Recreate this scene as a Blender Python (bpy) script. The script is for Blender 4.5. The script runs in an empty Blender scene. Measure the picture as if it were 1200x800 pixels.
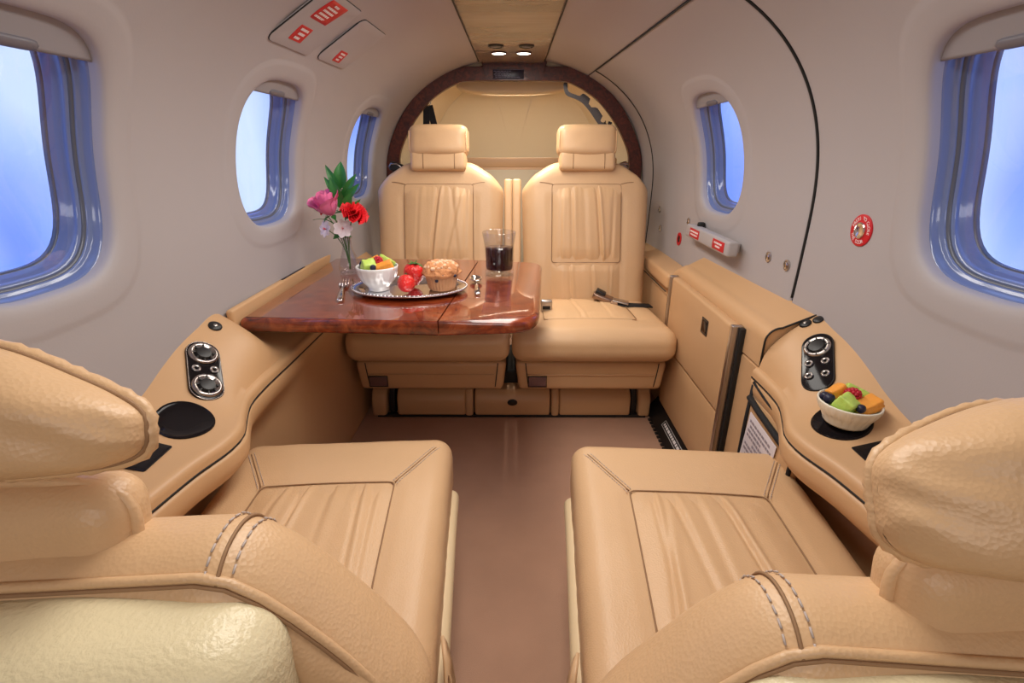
import bpy, bmesh, math, random
from mathutils import Vector, Matrix, noise
R = math.radians
random.seed(7)
SC = bpy.context.scene
COL = SC.collection

# ------------------------------------------------------------------ camera, world, lights, exposure
cam_data = bpy.data.cameras.new('camera')
cam_data.sensor_width = 36.0
cam_data.lens = 17.4
cam_data.clip_start = 0.01
cam = bpy.data.objects.new('camera', cam_data)
cam.location = (0.0, 0.0, 0.88)
cam.rotation_euler = (R(90 - 21.63), 0, R(0.275))
COL.objects.link(cam)
SC.camera = cam

SC.view_settings.view_transform = 'Standard'
SC.view_settings.look = 'None'
SC.view_settings.gamma = 1.0
SC.view_settings.use_curve_mapping = False
SC.view_settings.exposure = 0.2

world = bpy.data.worlds.new('sky')
SC.world = world
world.use_nodes = True
wn = world.node_tree
wn.nodes.clear()
w_out = wn.nodes.new('ShaderNodeOutputWorld')
w_bg = wn.nodes.new('ShaderNodeBackground')
w_tc = wn.nodes.new('ShaderNodeTexCoord')
w_map = wn.nodes.new('ShaderNodeMapping')
w_map.inputs['Scale'].default_value = (1.4, 3.6, 1.3)
w_map.inputs['Rotation'].default_value = (R(35), R(0), R(20))
w_no = wn.nodes.new('ShaderNodeTexNoise')
w_no.inputs['Scale'].default_value = 2.6
w_no.inputs['Detail'].default_value = 1.2
w_no.inputs['Roughness'].default_value = 0.4
w_ra = wn.nodes.new('ShaderNodeValToRGB')
w_ra.color_ramp.elements[0].position = 0.36
w_ra.color_ramp.elements[0].color = (0.13, 0.26, 1.0, 1)
w_ra.color_ramp.elements[1].position = 0.66
w_ra.color_ramp.elements[1].color = (0.58, 0.72, 1.0, 1)
w_bg.inputs['Strength'].default_value = 1.25
L = wn.links.new
L(w_tc.outputs['Generated'], w_map.inputs['Vector'])
L(w_map.outputs['Vector'], w_no.inputs['Vector'])
L(w_no.outputs['Fac'], w_ra.inputs['Fac'])
L(w_ra.outputs['Color'], w_bg.inputs['Color'])
L(w_bg.outputs['Background'], w_out.inputs['Surface'])


def area_light(name, loc, rot, sx, sy, power, color):
    d = bpy.data.lights.new(name, 'AREA')
    d.shape = 'RECTANGLE'
    d.size, d.size_y = sx, sy
    d.energy = power
    d.color = color
    o = bpy.data.objects.new(name, d)
    o.location = loc
    o.rotation_euler = rot
    COL.objects.link(o)
    return o


# headliner light over the forward cabin, front fill from behind the camera, baggage bay lamp
area_light('headliner_light', (-0.01, 0.84, 1.183), (0, 0, 0), 0.24, 1.1, 7.6, (1.0, 0.94, 0.87))
area_light('aft_headliner_light', (-0.01, 1.68, 1.185), (0, 0, 0), 0.14, 0.35, 2.4, (1.0, 0.92, 0.82))
area_light('front_fill_light', (0.0, -0.54, 1.04), (R(72), 0, 0), 0.7, 0.24, 2.2, (1.0, 0.95, 0.91))  # unseen fill lamp, added behind the camera to brighten the cabin
area_light('baggage_bay_light', (0.0, 2.50, 1.10), (R(20), 0, 0), 0.30, 0.12, 6.0, (1.0, 0.90, 0.72))

# ------------------------------------------------------------------ helpers
MATS = {}


def nodes_of(m):
    m.use_nodes = True
    nt = m.node_tree
    b = nt.nodes.get('Principled BSDF')
    return nt, b


def mat(name, color, rough=0.5, metal=0.0, bump=None, var=None, coat=0.0, spec=0.5, trans=0.0, ior=1.45, emit=None, sheen=0.0, sss=0.0):
    """bump=(kind, scale, strength, distance); var=(scale, amount)"""
    if name in MATS:
        return MATS[name]
    m = bpy.data.materials.new(name)
    nt, b = nodes_of(m)
    N, K = nt.nodes, nt.links.new
    b.inputs['Base Color'].default_value = (*color, 1)
    b.inputs['Roughness'].default_value = rough
    b.inputs['Metallic'].default_value = metal
    b.inputs['Specular IOR Level'].default_value = spec
    b.inputs['Coat Weight'].default_value = coat
    b.inputs['Coat Roughness'].default_value = 0.04
    b.inputs['Transmission Weight'].default_value = trans
    b.inputs['IOR'].default_value = ior
    b.inputs['Sheen Weight'].default_value = sheen
    if sss:
        b.inputs['Subsurface Weight'].default_value = sss
        b.inputs['Subsurface Radius'].default_value = (0.01, 0.005, 0.003)
    if emit:
        b.inputs['Emission Color'].default_value = (*emit[0], 1)
        b.inputs['Emission Strength'].default_value = emit[1]
    tc = N.new('ShaderNodeTexCoord')
    if var:
        n = N.new('ShaderNodeTexNoise')
        n.inputs['Scale'].default_value = var[0]
        n.inputs['Detail'].default_value = 5
        K(tc.outputs['Object'], n.inputs['Vector'])
        mx = N.new('ShaderNodeMix')
        mx.data_type = 'RGBA'
        a = var[1]
        mx.inputs['A'].default_value = (*[c * (1 - a) for c in color], 1)
        mx.inputs['B'].default_value = (*[min(1, c * (1 + a)) for c in color], 1)
        K(n.outputs['Fac'], mx.inputs['Factor'])
        K(mx.outputs['Result'], b.inputs['Base Color'])
    if bump:
        kind, sc, st, dist = bump
        if kind == 'leather':
            v = N.new('ShaderNodeTexVoronoi')
            v.inputs['Scale'].default_value = sc
            n = N.new('ShaderNodeTexNoise')
            n.inputs['Scale'].default_value = sc * 0.12
            n.inputs['Detail'].default_value = 6
            ad = N.new('ShaderNodeMath')
            ad.operation = 'MULTIPLY_ADD'
            ad.inputs[1].default_value = 2.2
            K(tc.outputs['Object'], v.inputs['Vector'])
            K(tc.outputs['Object'], n.inputs['Vector'])
            K(n.outputs['Fac'], ad.inputs[0])
            K(v.outputs['Distance'], ad.inputs[2])
            src = ad.outputs[0]
        elif kind == 'voronoi':
            v = N.new('ShaderNodeTexVoronoi')
            v.inputs['Scale'].default_value = sc
            K(tc.outputs['Object'], v.inputs['Vector'])
            src = v.outputs['Distance']
        else:
            n = N.new('ShaderNodeTexNoise')
            n.inputs['Scale'].default_value = sc
            n.inputs['Detail'].default_value = 4
            K(tc.outputs['Object'], n.inputs['Vector'])
            src = n.outputs['Fac']
        bp = N.new('ShaderNodeBump')
        bp.inputs['Strength'].default_value = st
        bp.inputs['Distance'].default_value = dist
        K(src, bp.inputs['Height'])
        K(bp.outputs['Normal'], b.inputs['Normal'])
    MATS[name] = m
    return m


def wood(name, dark, mid, light, scale, rough, coat, stretch=(1, 1, 1), spec=0.5):
    m = bpy.data.materials.new(name)
    nt, b = nodes_of(m)
    N, K = nt.nodes, nt.links.new
    tc = N.new('ShaderNodeTexCoord')
    mp = N.new('ShaderNodeMapping')
    mp.inputs['Scale'].default_value = stretch
    n1 = N.new('ShaderNodeTexNoise')
    n1.inputs['Scale'].default_value = scale
    n1.inputs['Detail'].default_value = 8
    n1.inputs['Roughness'].default_value = 0.62
    n1.inputs['Distortion'].default_value = 1.25
    r = N.new('ShaderNodeValToRGB')
    e = r.color_ramp.elements
    e[0].position, e[0].color = 0.28, (*dark, 1)
    e[1].position, e[1].color = 0.72, (*light, 1)
    q = e.new(0.5)
    q.color = (*mid, 1)
    K(tc.outputs['Object'], mp.inputs['Vector'])
    K(mp.outputs['Vector'], n1.inputs['Vector'])
    K(n1.outputs['Fac'], r.inputs['Fac'])
    K(r.outputs['Color'], b.inputs['Base Color'])
    b.inputs['Roughness'].default_value = rough
    b.inputs['Coat Weight'].default_value = coat
    b.inputs['Coat Roughness'].default_value = 0.03
    b.inputs['Specular IOR Level'].default_value = spec
    MATS[name] = m
    return m


def glass_mat(name, tint, refl=0.08):
    """thin pane: clear with a mirror coat"""
    m = bpy.data.materials.new(name)
    m.use_nodes = True
    nt = m.node_tree
    nt.nodes.clear()
    o = nt.nodes.new('ShaderNodeOutputMaterial')
    t = nt.nodes.new('ShaderNodeBsdfTransparent')
    t.inputs['Color'].default_value = (*tint, 1)
    g = nt.nodes.new('ShaderNodeBsdfGlossy')
    g.inputs['Roughness'].default_value = 0.02
    mx = nt.nodes.new('ShaderNodeMixShader')
    mx.inputs[0].default_value = refl
    nt.links.new(t.outputs[0], mx.inputs[1])
    nt.links.new(g.outputs[0], mx.inputs[2])
    nt.links.new(mx.outputs[0], o.inputs['Surface'])
    MATS[name] = m
    return m


M_leather = mat('tan_leather', (0.65, 0.420, 0.230), 0.40, bump=('leather', 420, 0.16, 0.002), var=(5, 0.07))
M_leather_p = mat('tan_leather_panel', (0.65, 0.415, 0.222), 0.40, bump=('leather', 420, 0.18, 0.002), var=(6, 0.08))
M_vinyl = mat('tan_side_leather', (0.59, 0.360, 0.185), 0.42, bump=('leather', 700, 0.08, 0.001), var=(3, 0.04))
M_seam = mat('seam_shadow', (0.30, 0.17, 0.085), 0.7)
M_stitch = mat('grey_thread', (0.50, 0.42, 0.38), 0.7)
M_shell = mat('cream_shell', (0.74, 0.64, 0.41), 0.24, bump=('noise', 330, 0.35, 0.003), var=(8, 0.05))
M_shell_s = mat('cream_shell_smooth', (0.72, 0.56, 0.34), 0.38)
M_wall = mat('headliner', (0.405, 0.375, 0.378), 0.62, bump=('noise', 350, 0.05, 0.002), var=(2.5, 0.02))
M_gap = mat('gap_black', (0.012, 0.011, 0.010), 0.6)
M_bay = mat('bay_lining', (0.62, 0.53, 0.38), 0.65, bump=('noise', 300, 0.05, 0.002), var=(2, 0.03))
M_carpet = mat('carpet', (0.50, 0.295, 0.200), 0.95, bump=('noise', 700, 0.35, 0.003), var=(7, 0.16), spec=0.1)
M_black = mat('black_plastic', (0.012, 0.011, 0.011), 0.38)
M_gloss = mat('black_gloss', (0.010, 0.008, 0.009), 0.10, spec=0.22)
M_chrome = mat('chrome', (0.75, 0.74, 0.73), 0.12, metal=1.0)
M_nozzle = mat('dark_chrome', (0.36, 0.32, 0.30), 0.22, metal=1.0)
M_steel = mat('brushed_steel', (0.52, 0.48, 0.45), 0.32, metal=1.0)
M_silver = mat('silver_tray', (0.78, 0.78, 0.80), 0.10, metal=1.0)
M_red = mat('red_placard', (0.55, 0.010, 0.018), 0.45)
M_white = mat('white_print', (0.85, 0.82, 0.82), 0.6)
M_frame = mat('window_frame_sky_tint', (0.15, 0.20, 0.38), 0.14, coat=0.4)  # grey plastic with the blue of the sky light put into its colour
M_frame_d = mat('window_gasket', (0.10, 0.11, 0.14), 0.25)
M_shade = mat('window_shade', (0.29, 0.28, 0.30), 0.45)
M_shade_d = mat('window_shade_handle', (0.15, 0.14, 0.16), 0.4)
M_pane = glass_mat('pane_glass', (0.93, 0.95, 1.0))
M_table = wood('table_burl', (0.050, 0.005, 0.002), (0.20, 0.028, 0.007), (0.38, 0.080, 0.019), 24, 0.25, 1.0, (1, 2.2, 1))
M_table_edge = wood('table_edge_wood', (0.10, 0.012, 0.005), (0.21, 0.035, 0.010), (0.30, 0.07, 0.02), 18, 0.22, 1.0, (0.5, 0.5, 3))
M_arch = wood('arch_mahogany', (0.020, 0.002, 0.001), (0.070, 0.009, 0.004), (0.14, 0.022, 0.008), 55, 0.42, 0.08)
M_ceil = wood('ceiling_wood', (0.15, 0.095, 0.058), (0.27, 0.185, 0.120), (0.33, 0.235, 0.160), 1.7, 0.26, 0.2, (0.9, 6.0, 1))
M_porc = mat('porcelain', (0.82, 0.81, 0.80), 0.12, coat=0.4)
M_porc_c = mat('cream_porcelain', (0.80, 0.76, 0.62), 0.15, coat=0.4)
M_glass = bpy.data.materials.new('clear_glass')
M_glass.use_nodes = True
_nt = M_glass.node_tree
_nt.nodes.clear()
_o = _nt.nodes.new('ShaderNodeOutputMaterial')
_t = _nt.nodes.new('ShaderNodeBsdfTransparent')
_t.inputs['Color'].default_value = (0.95, 0.96, 0.98, 1)
_g = _nt.nodes.new('ShaderNodeBsdfGlossy')
_g.inputs['Roughness'].default_value = 0.02
_lw = _nt.nodes.new('ShaderNodeLayerWeight')
_lw.inputs['Blend'].default_value = 0.25
_p = _nt.nodes.new('ShaderNodeMath')
_p.operation = 'MULTIPLY_ADD'
_p.inputs[1].default_value = 0.46
_p.inputs[2].default_value = 0.02
_mx = _nt.nodes.new('ShaderNodeMixShader')
_nt.links.new(_lw.outputs['Facing'], _p.inputs[0])
_nt.links.new(_p.outputs[0], _mx.inputs[0])
_nt.links.new(_t.outputs[0], _mx.inputs[1])
_nt.links.new(_g.outputs[0], _mx.inputs[2])
_nt.links.new(_mx.outputs[0], _o.inputs['Surface'])
M_drink = mat('dark_drink', (0.018, 0.002, 0.004), 0.05, spec=0.5)
M_green_m = mat('honeydew', (0.50, 0.68, 0.13), 0.4, bump=('noise', 120, 0.4, 0.004), var=(40, 0.25), sss=0.15)
M_orange_m = mat('cantaloupe', (0.90, 0.35, 0.05), 0.4, bump=('noise', 120, 0.4, 0.004), var=(40, 0.2), sss=0.15)
M_rasp = mat('raspberry_red', (0.48, 0.012, 0.03), 0.35, sss=0.1)
M_blue = mat('blueberry_skin', (0.014, 0.014, 0.04), 0.4, var=(60, 0.4))
M_straw = mat('strawberry_red', (0.66, 0.022, 0.020), 0.28, bump=('voronoi', 190, 0.5, 0.003), var=(60, 0.2))
M_leafg = mat('leaf_green', (0.030, 0.18, 0.035), 0.35, var=(30, 0.35))
M_stem = mat('stem_green', (0.06, 0.15, 0.04), 0.5)
M_rose = mat('rose_pink', (0.86, 0.20, 0.40), 0.55, var=(30, 0.22), sss=0.1)
M_carn = mat('carnation_red', (0.72, 0.008, 0.016), 0.6, var=(60, 0.3))
M_wflow = mat('white_petal', (0.86, 0.76, 0.78), 0.6, var=(60, 0.12))
M_muf = mat('muffin_crumb', (0.62, 0.27, 0.11), 0.75, bump=('noise', 90, 0.8, 0.01), var=(26, 0.55))
M_cup = mat('muffin_cup', (0.50, 0.24, 0.11), 0.6, var=(30, 0.25))
M_water = mat('vase_water', (0.85, 0.92, 0.95), 0.0, trans=1.0, ior=1.33)
M_lamp = mat('lamp_lens', (1, 1, 1), 0.4, emit=((1.0, 0.93, 0.82), 14.0))
M_placard = mat('dark_placard', (0.018, 0.014, 0.03), 0.3)
M_print = mat('placard_print', (0.13, 0.12, 0.2), 0.5)
M_paper = mat('paper_page', (0.66, 0.60, 0.63), 0.8)
M_ink = mat('paper_print', (0.30, 0.26, 0.30), 0.8)
M_strap = mat('black_webbing', (0.012, 0.012, 0.014), 0.8, bump=('noise', 500, 0.4, 0.002))
M_tanstrap = mat('tan_webbing', (0.36, 0.22, 0.13), 0.8)


def tag(o, label, cat, group=None):
    o['label'] = label
    o['category'] = cat
    if group:
        o['group'] = group
    return o


def thing(name, label, cat, M=None, group=None):
    o = bpy.data.objects.new(name, None)
    o.empty_display_size = 0.03
    COL.objects.link(o)
    if M is not None:
        o.matrix_world = M
    return tag(o, label, cat, group)


def mesh(name, verts, faces, material, parent=None, M=None, smooth=True, angle=None, kind=None, T=None):
    """T transforms the vertices; M is the object matrix"""
    me = bpy.data.meshes.new(name)
    if T is not None:
        verts = [T @ Vector(v) for v in verts]
    me.from_pydata([tuple(v) for v in verts], [], faces)
    bm = bmesh.new()
    bm.from_mesh(me)
    bmesh.ops.remove_doubles(bm, verts=bm.verts, dist=1e-6)
    if kind != 'open':
        bmesh.ops.recalc_face_normals(bm, faces=bm.faces)
    if angle is not None:
        for f in bm.faces:
            f.smooth = True
        for e in bm.edges:
            if len(e.link_faces) == 2 and e.calc_face_angle(0) > R(angle):
                e.smooth = False
    else:
        for f in bm.faces:
            f.smooth = smooth
    bm.to_mesh(me)
    bm.free()
    o = bpy.data.objects.new(name, me)
    COL.objects.link(o)
    me.materials.append(material)
    if parent is not None:
        o.parent = parent
    if M is not None:
        o.matrix_local = M
    if kind == 'structure':
        o['kind'] = 'structure'
    return o


def structure(o):
    o['kind'] = 'structure'
    return o


def join(*parts):
    V, F = [], []
    for v, f in parts:
        b = len(V)
        V += [Vector(p) for p in v]
        F += [tuple(i + b for i in q) for q in f]
    return V, F


def xf(vf, T):
    return [T @ Vector(v) for v in vf[0]], vf[1]


def g_grid(nu, nv, fn, wrap_u=False):
    V, F = [], []
    for j in range(nv):
        for i in range(nu):
            V.append(Vector(fn(i / (nu if wrap_u else nu - 1), j / (nv - 1))))
    for j in range(nv - 1):
        for i in range(nu if wrap_u else nu - 1):
            a, b = j * nu + i, j * nu + (i + 1) % nu
            F.append((a, b, b + nu, a + nu))
    return V, F


def g_rbox(w, d, h, r, n=(6, 6, 6), fn=None, edge=3):
    """rounded box centred on the origin; extra loops inside the rounding; fn deforms each point"""
    V, F, idx = [], [], {}

    def axis(half, rr, cuts):
        inner = half - rr
        a = [-half + rr * (1 - math.cos(math.pi / 2 * k / edge)) * 1.0 for k in range(edge)]
        m = [-inner + 2 * inner * k / cuts for k in range(cuts + 1)]
        b = [-q for q in reversed(a)]
        return a + m + b
    r = min(r, w / 2 - 1e-4, d / 2 - 1e-4, h / 2 - 1e-4)
    A = [axis(w / 2, r, n[0]), axis(d / 2, r, n[1]), axis(h / 2, r, n[2])]
    S = [len(q) for q in A]

    def vid(i, j, k):
        key = (i, j, k)
        if key not in idx:
            p = Vector((A[0][i], A[1][j], A[2][k]))
            q = Vector([max(-hh + r, min(hh - r, c)) for c, hh in zip(p, (w / 2, d / 2, h / 2))])
            v = p - q
            if v.length > 1e-9:
                # use the cube-sphere style direction
                p = q + v.normalized() * r
            idx[key] = len(V)
            V.append(fn(p) if fn else p)
        return idx[key]
    for ax in range(3):
        b, c = (ax + 1) % 3, (ax + 2) % 3
        for side in (0, S[ax] - 1):
            for i in range(S[b] - 1):
                for j in range(S[c] - 1):
                    quad = []
                    for (di, dj) in ((0, 0), (1, 0), (1, 1), (0, 1)):
                        t = [0, 0, 0]
                        t[ax], t[b], t[c] = side, i + di, j + dj
                        quad.append(vid(*t))
                    F.append(tuple(quad if side else reversed(quad)))
    return [Vector(v) for v in V], F


def g_tube(pts, r, seg=8, closed=False, cap=True):
    pts = [Vector(p) for p in pts]
    V, F = [], []
    n = len(pts)
    up = Vector((0.123, 0.2, 1)).normalized()
    for i, p in enumerate(pts):
        a = pts[(i - 1) % n] if (closed or i > 0) else pts[i]
        b = pts[(i + 1) % n] if (closed or i < n - 1) else pts[i]
        t = (b - a).normalized()
        u = up - t * up.dot(t)
        if u.length < 1e-3:
            u = Vector((1, 0, 0)) - t * t.x
        u.normalize()
        up = u
        w = t.cross(u)
        rr = r(i / max(1, n - 1)) if callable(r) else r
        for k in range(seg):
            an = 2 * math.pi * k / seg
            V.append(p + u * (rr * math.cos(an)) + w * (rr * math.sin(an)))
    for i in range(n if closed else n - 1):
        for k in range(seg):
            a, b = i * seg + k, i * seg + (k + 1) % seg
            c, d = ((i + 1) % n) * seg + k, ((i + 1) % n) * seg + (k + 1) % seg
            F.append((a, b, d, c))
    if cap and not closed:
        F.append(tuple(range(seg)))
        F.append(tuple((n - 1) * seg + k for k in range(seg)))
    return V, F


def g_lathe(prof, seg=32, rfn=None):
    """prof = [(r, z)]; closed at r=0 ends"""
    V, F = [], []
    for j, (r, z) in enumerate(prof):
        for k in range(seg):
            a = 2 * math.pi * k / seg
            rr = rfn(r, z, a, j) if rfn else r
            V.append(Vector((rr * math.cos(a), rr * math.sin(a), z)))
    for j in range(len(prof) - 1):
        for k in range(seg):
            a, b = j * seg + k, j * seg + (k + 1) % seg
            F.append((a, b, b + seg, a + seg))
    return V, F


def g_poly(outline, z0, z1, bevel=0.0, bseg=3):
    """extruded convex-ish outline [(x, y)] with rounded rims"""
    n = len(outline)
    P = [Vector((x, y, 0)) for x, y in outline]
    nor = []
    for i in range(n):
        t = (P[(i + 1) % n] - P[i - 1])
        nor.append(Vector((t.y, -t.x, 0)).normalized())
    area = sum(P[i].x * P[(i + 1) % n].y - P[(i + 1) % n].x * P[i].y for i in range(n))
    sg = 1 if area > 0 else -1
    rings = []
    if bevel > 0:
        for k in range(bseg + 1):
            a = math.pi / 2 * k / bseg
            rings.append((bevel * (1 - math.sin(a)), z0 + bevel * (1 - math.cos(a))))
        for k in range(bseg + 1):
            a = math.pi / 2 * k / bseg
            rings.append((bevel * (1 - math.cos(a)), z1 - bevel * (1 - math.sin(a))))
    else:
        rings = [(0, z0), (0, z1)]
    V, F = [], []
    for ins, z in rings:
        for i in range(n):
            q = P[i] - nor[i] * sg * ins
            V.append(Vector((q.x, q.y, z)))
    for j in range(len(rings) - 1):
        for i in range(n):
            a, b = j * n + i, j * n + (i + 1) % n
            F.append((a, b, b + n, a + n))
    F.append(tuple(range(n)))
    F.append(tuple((len(rings) - 1) * n + i for i in range(n)))
    return V, F


def round_poly(pts, radii, seg=8):
    out = []
    n = len(pts)
    for i in range(n):
        p, a, b = Vector(pts[i]), Vector(pts[i - 1]), Vector(pts[(i + 1) % n])
        r = radii[i] if isinstance(radii, (list, tuple)) else radii
        u, v = (a - p).normalized(), (b - p).normalized()
        p0, p1 = p + u * r, p + v * r
        for k in range(seg + 1):
            t = k / seg
            q = p0 * (1 - t) ** 2 + p * 2 * t * (1 - t) + p1 * t * t
            out.append((q.x, q.y))
    return out


def capsule(hw, hl, seg=12):
    out = []
    for k in range(seg + 1):
        a = math.pi * k / seg
        out.append((hw * math.cos(a), hl - hw + hw * math.sin(a)))
    for k in range(seg + 1):
        a = math.pi + math.pi * k / seg
        out.append((hw * math.cos(a), -hl + hw + hw * math.sin(a)))
    return out


def rrect(hw, hh, r, seg=5):
    return round_poly([(-hw, -hh), (hw, -hh), (hw, hh), (-hw, hh)], r, seg)


def circle(r, seg=24):
    return [(r * math.cos(2 * math.pi * k / seg), r * math.sin(2 * math.pi * k / seg)) for k in range(seg)]


def frame_mat(o, zdir, xhint):
    z = Vector(zdir).normalized()
    x = Vector(xhint)
    x = (x - z * x.dot(z)).normalized()
    y = z.cross(x)
    return Matrix(((x.x, y.x, z.x, o[0]), (x.y, y.y, z.y, o[1]), (x.z, y.z, z.z, o[2]), (0, 0, 0, 1)))


def Tm(x, y, z):
    return Matrix.Translation((x, y, z))


def Rm(a, ax):
    return Matrix.Rotation(R(a), 4, ax)


def sstep(a, b, x):
    t = max(0.0, min(1.0, (x - a) / (b - a)))
    return t * t * (3 - 2 * t)


# ------------------------------------------------------------------ fuselage section
Z0, ZTOP = 0.72, 1.205
CX = -0.010     # the furniture is centred a little left


def sect(y, t):
    k = min(1, max(0, (y - 1.0) / 1.3))
    W, n = 0.61 - 0.05 * k, 2.5 - 0.35 * k
    if t >= 0:
        a = t * math.pi / 2
        return W * max(0, math.cos(a)) ** (2 / n), Z0 + (ZTOP - Z0) * math.sin(a) ** (2 / n)
    z = Z0 * (1 + t)
    return W - 0.10 * (Z0 - z) ** 2, z


TAB = [(0.0, 0.0)]
_px, _pz = sect(1.0, 0)
_s = 0
for _i in range(1, 801):
    _x, _z = sect(1.0, _i / 800)
    _s += math.hypot(_x - _px, _z - _pz)
    _px, _pz = _x, _z
    TAB.append((_s, _i / 800))
SMAX = _s


def s2t(s):
    if s <= 0:
        return s / Z0
    lo, hi = 0, 800
    while hi - lo > 1:
        m = (lo + hi) // 2
        if TAB[m][0] <= s:
            lo = m
        else:
            hi = m
    a, b = TAB[lo], TAB[hi]
    return a[1] + (b[1] - a[1]) * min(1, (s - a[0]) / (b[0] - a[0]))


def wallpt(side, y, s, d=0.0):
    x, z = sect(y, s2t(min(s, SMAX)))
    if d:
        e = 0.004
        x1, z1 = sect(y, s2t(min(s + e, SMAX)))
        x0, z0 = sect(y, s2t(s - e))
        tx, tz = x1 - x0, z1 - z0
        l = math.hypot(tx, tz)
        x, z = x + (-tz / l) * d, z + (tx / l) * d
        # (-tz, tx) points inwards for a tangent running up the right wall
    return Vector((side * x, y, z))


def wallframe(side, y, s, d=0.0):
    o = wallpt(side, y, s, d)
    n = (wallpt(side, y, s, 0.01) - wallpt(side, y, s, 0)).normalized()
    return frame_mat(o, n, (0, -side, 0))      # local x runs along the cabin, local y up, local z into the cabin


WIN_A, WIN_B, WIN_S = 0.140, 0.170, 0.143
PAD = 0.075


def superell(a, b, ang, n=3.2):
    c, s = math.cos(ang), math.sin(ang)
    k = (abs(c / a) ** n + abs(s / b) ** n) ** (-1 / n)
    return k * c, k * s


def shell(name, side, y0, y1, s0, s1, wins=(), rim=(0, 0, 0, 0), material=None, off=0.0):
    """curved lining with window openings. rim = roll the edge at (y0, y1, s0, s1)"""
    ys = {round(y0, 4), round(y1, 4)}
    ss = {round(s0, 4), round(s1, 4)}
    NB = 18
    for wy in wins:
        for k in range(NB + 1):
            ys.add(round(wy - WIN_A - PAD + (WIN_A + PAD) * 2 * k / NB, 4))
            ss.add(round(WIN_S - WIN_B - PAD + (WIN_B + PAD) * 2 * k / NB, 4))
    for e, sgn, r in ((y0, 1, rim[0]), (y1, -1, rim[1])):
        if r:
            for q in (0.0015, 0.004, 0.008):
                ys.add(round(e + sgn * q, 4))
    for e, sgn, r in ((s0, 1, rim[2]), (s1, -1, rim[3])):
        if r:
            for q in (0.0015, 0.004, 0.008):
                ss.add(round(e + sgn * q, 4))

    def fill(st, step):
        q = sorted(st)
        out = [q[0]]
        for a, b in zip(q, q[1:]):
            n = max(1, int(math.ceil((b - a) / step)))
            out += [a + (b - a) * k / n for k in range(1, n + 1)]
        return out
    Y, S = fill(ys, 0.05), fill(ss, 0.025)

    def depth(y, s):
        d = off
        for e, r in ((abs(y - y0), rim[0]), (abs(y - y1), rim[1]), (abs(s - s0), rim[2]), (abs(s - s1), rim[3])):
            if r and e < 0.008:
                t = 1 - e / 0.008
                d -= r * (1 - math.sqrt(max(0, 1 - t * t)))
        return d
    V, F, idx = [], [], {}
    for j, s in enumerate(S):
        for i, y in enumerate(Y):
            idx[i, j] = len(V)
            V.append(wallpt(side, y, s, depth(y, s)))
    for j in range(len(S) - 1):
        for i in range(len(Y) - 1):
            cy, cs = (Y[i] + Y[i + 1]) / 2, (S[j] + S[j + 1]) / 2
            if any(abs(cy - wy) < WIN_A + PAD and abs(cs - WIN_S) < WIN_B + PAD for wy in wins):
                continue
            F.append((idx[i, j], idx[i + 1, j], idx[i + 1, j + 1], idx[i, j + 1]))
    prof = [(0.052, 0.0), (0.047, 0.0005), (0.042, 0.0022), (0.036, 0.0028), (0.018, 0.0034), (0.010, 0.003), (0.004, 0.0012),
            (0.0, -0.001), (-0.002, -0.005), (-0.003, -0.009), (-0.004, -0.018)]
    for wy in wins:
        iy = [i for i, y in enumerate(Y) if abs(y - wy) <= WIN_A + PAD + 1e-6]
        js = [j for j, s in enumerate(S) if abs(s - WIN_S) <= WIN_B + PAD + 1e-6]
        loop = [(i, js[0]) for i in iy[:-1]] + [(iy[-1], j) for j in js[:-1]] + [(i, js[-1]) for i in reversed(iy[1:])] + [(iy[0], j) for j in reversed(js[1:])]
        prev = [idx[q] for q in loop]
        for gr, d in prof:
            ring = []
            for (i, j) in loop:
                an = math.atan2((S[j] - WIN_S) / (WIN_B + PAD), (Y[i] - wy) / (WIN_A + PAD))
                ex, ey = superell(WIN_A + gr, WIN_B + gr, math.atan2(math.sin(an) * (WIN_B), math.cos(an) * WIN_A))
                ring.append(len(V))
                V.append(wallpt(side, wy + ex, WIN_S + ey, off + d))
            for k in range(len(ring)):
                a, b = k, (k + 1) % len(ring)
                F.append((prev[a], prev[b], ring[b], ring[a]))
            prev = ring
    o = mesh(name, V, F, material or M_wall, kind='structure')
    return o


# ------------------------------------------------------------------ setting
YF, YA = -0.62, 2.30
floor_vf = g_grid(2, 2, lambda u, v: (-0.56 + 1.12 * u, YF + (2.95 - YF) * v, 0))
mesh('floor', *join(floor_vf, g_grid(2, 2, lambda u, v: (-0.56 + 1.12 * u, YF + (2.95 - YF) * v, -0.02))), M_carpet, kind='structure')

S_TOP = SMAX
S_DOOR = 0.535
DY0, DY1 = 1.045, 2.13
shell('wall_left', -1, YF, YA, -0.72, S_TOP, wins=(0.632, 1.265, 1.935))
shell('wall_right', 1, YF, DY0 - 0.003, -0.72, S_TOP, wins=(0.632,), rim=(0, 0.004, 0, 0))
door = shell('door_1', 1, DY0 + 0.003, DY1 - 0.002, -0.72, S_DOOR - 0.002, wins=(1.492,), rim=(0.005, 0.003, 0, 0.003))
shell('wall_right_aft', 1, DY1 + 0.002, YA, -0.72, S_DOOR - 0.002, rim=(0.003, 0, 0, 0.003))
shell('wall_right_upper', 1, DY0 - 0.003, YA, S_DOOR + 0.002, S_TOP, rim=(0, 0, 0.003, 0))
# dark gap backing behind the door seams
bk = []
for a, b, c, d in ((DY0 - 0.02, DY0 + 0.02, -0.7, S_DOOR + 0.02), (DY1 - 0.02, DY1 + 0.02, -0.7, S_DOOR + 0.02), (DY0, YA, S_DOOR - 0.02, S_DOOR + 0.02)):
    bk.append(g_grid(6, 60, lambda u, v: wallpt(1, a + (b - a) * u, c + (d - c) * v, -0.008)))
mesh('trim_1', *join(*bk), M_gap, kind='structure')
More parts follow.
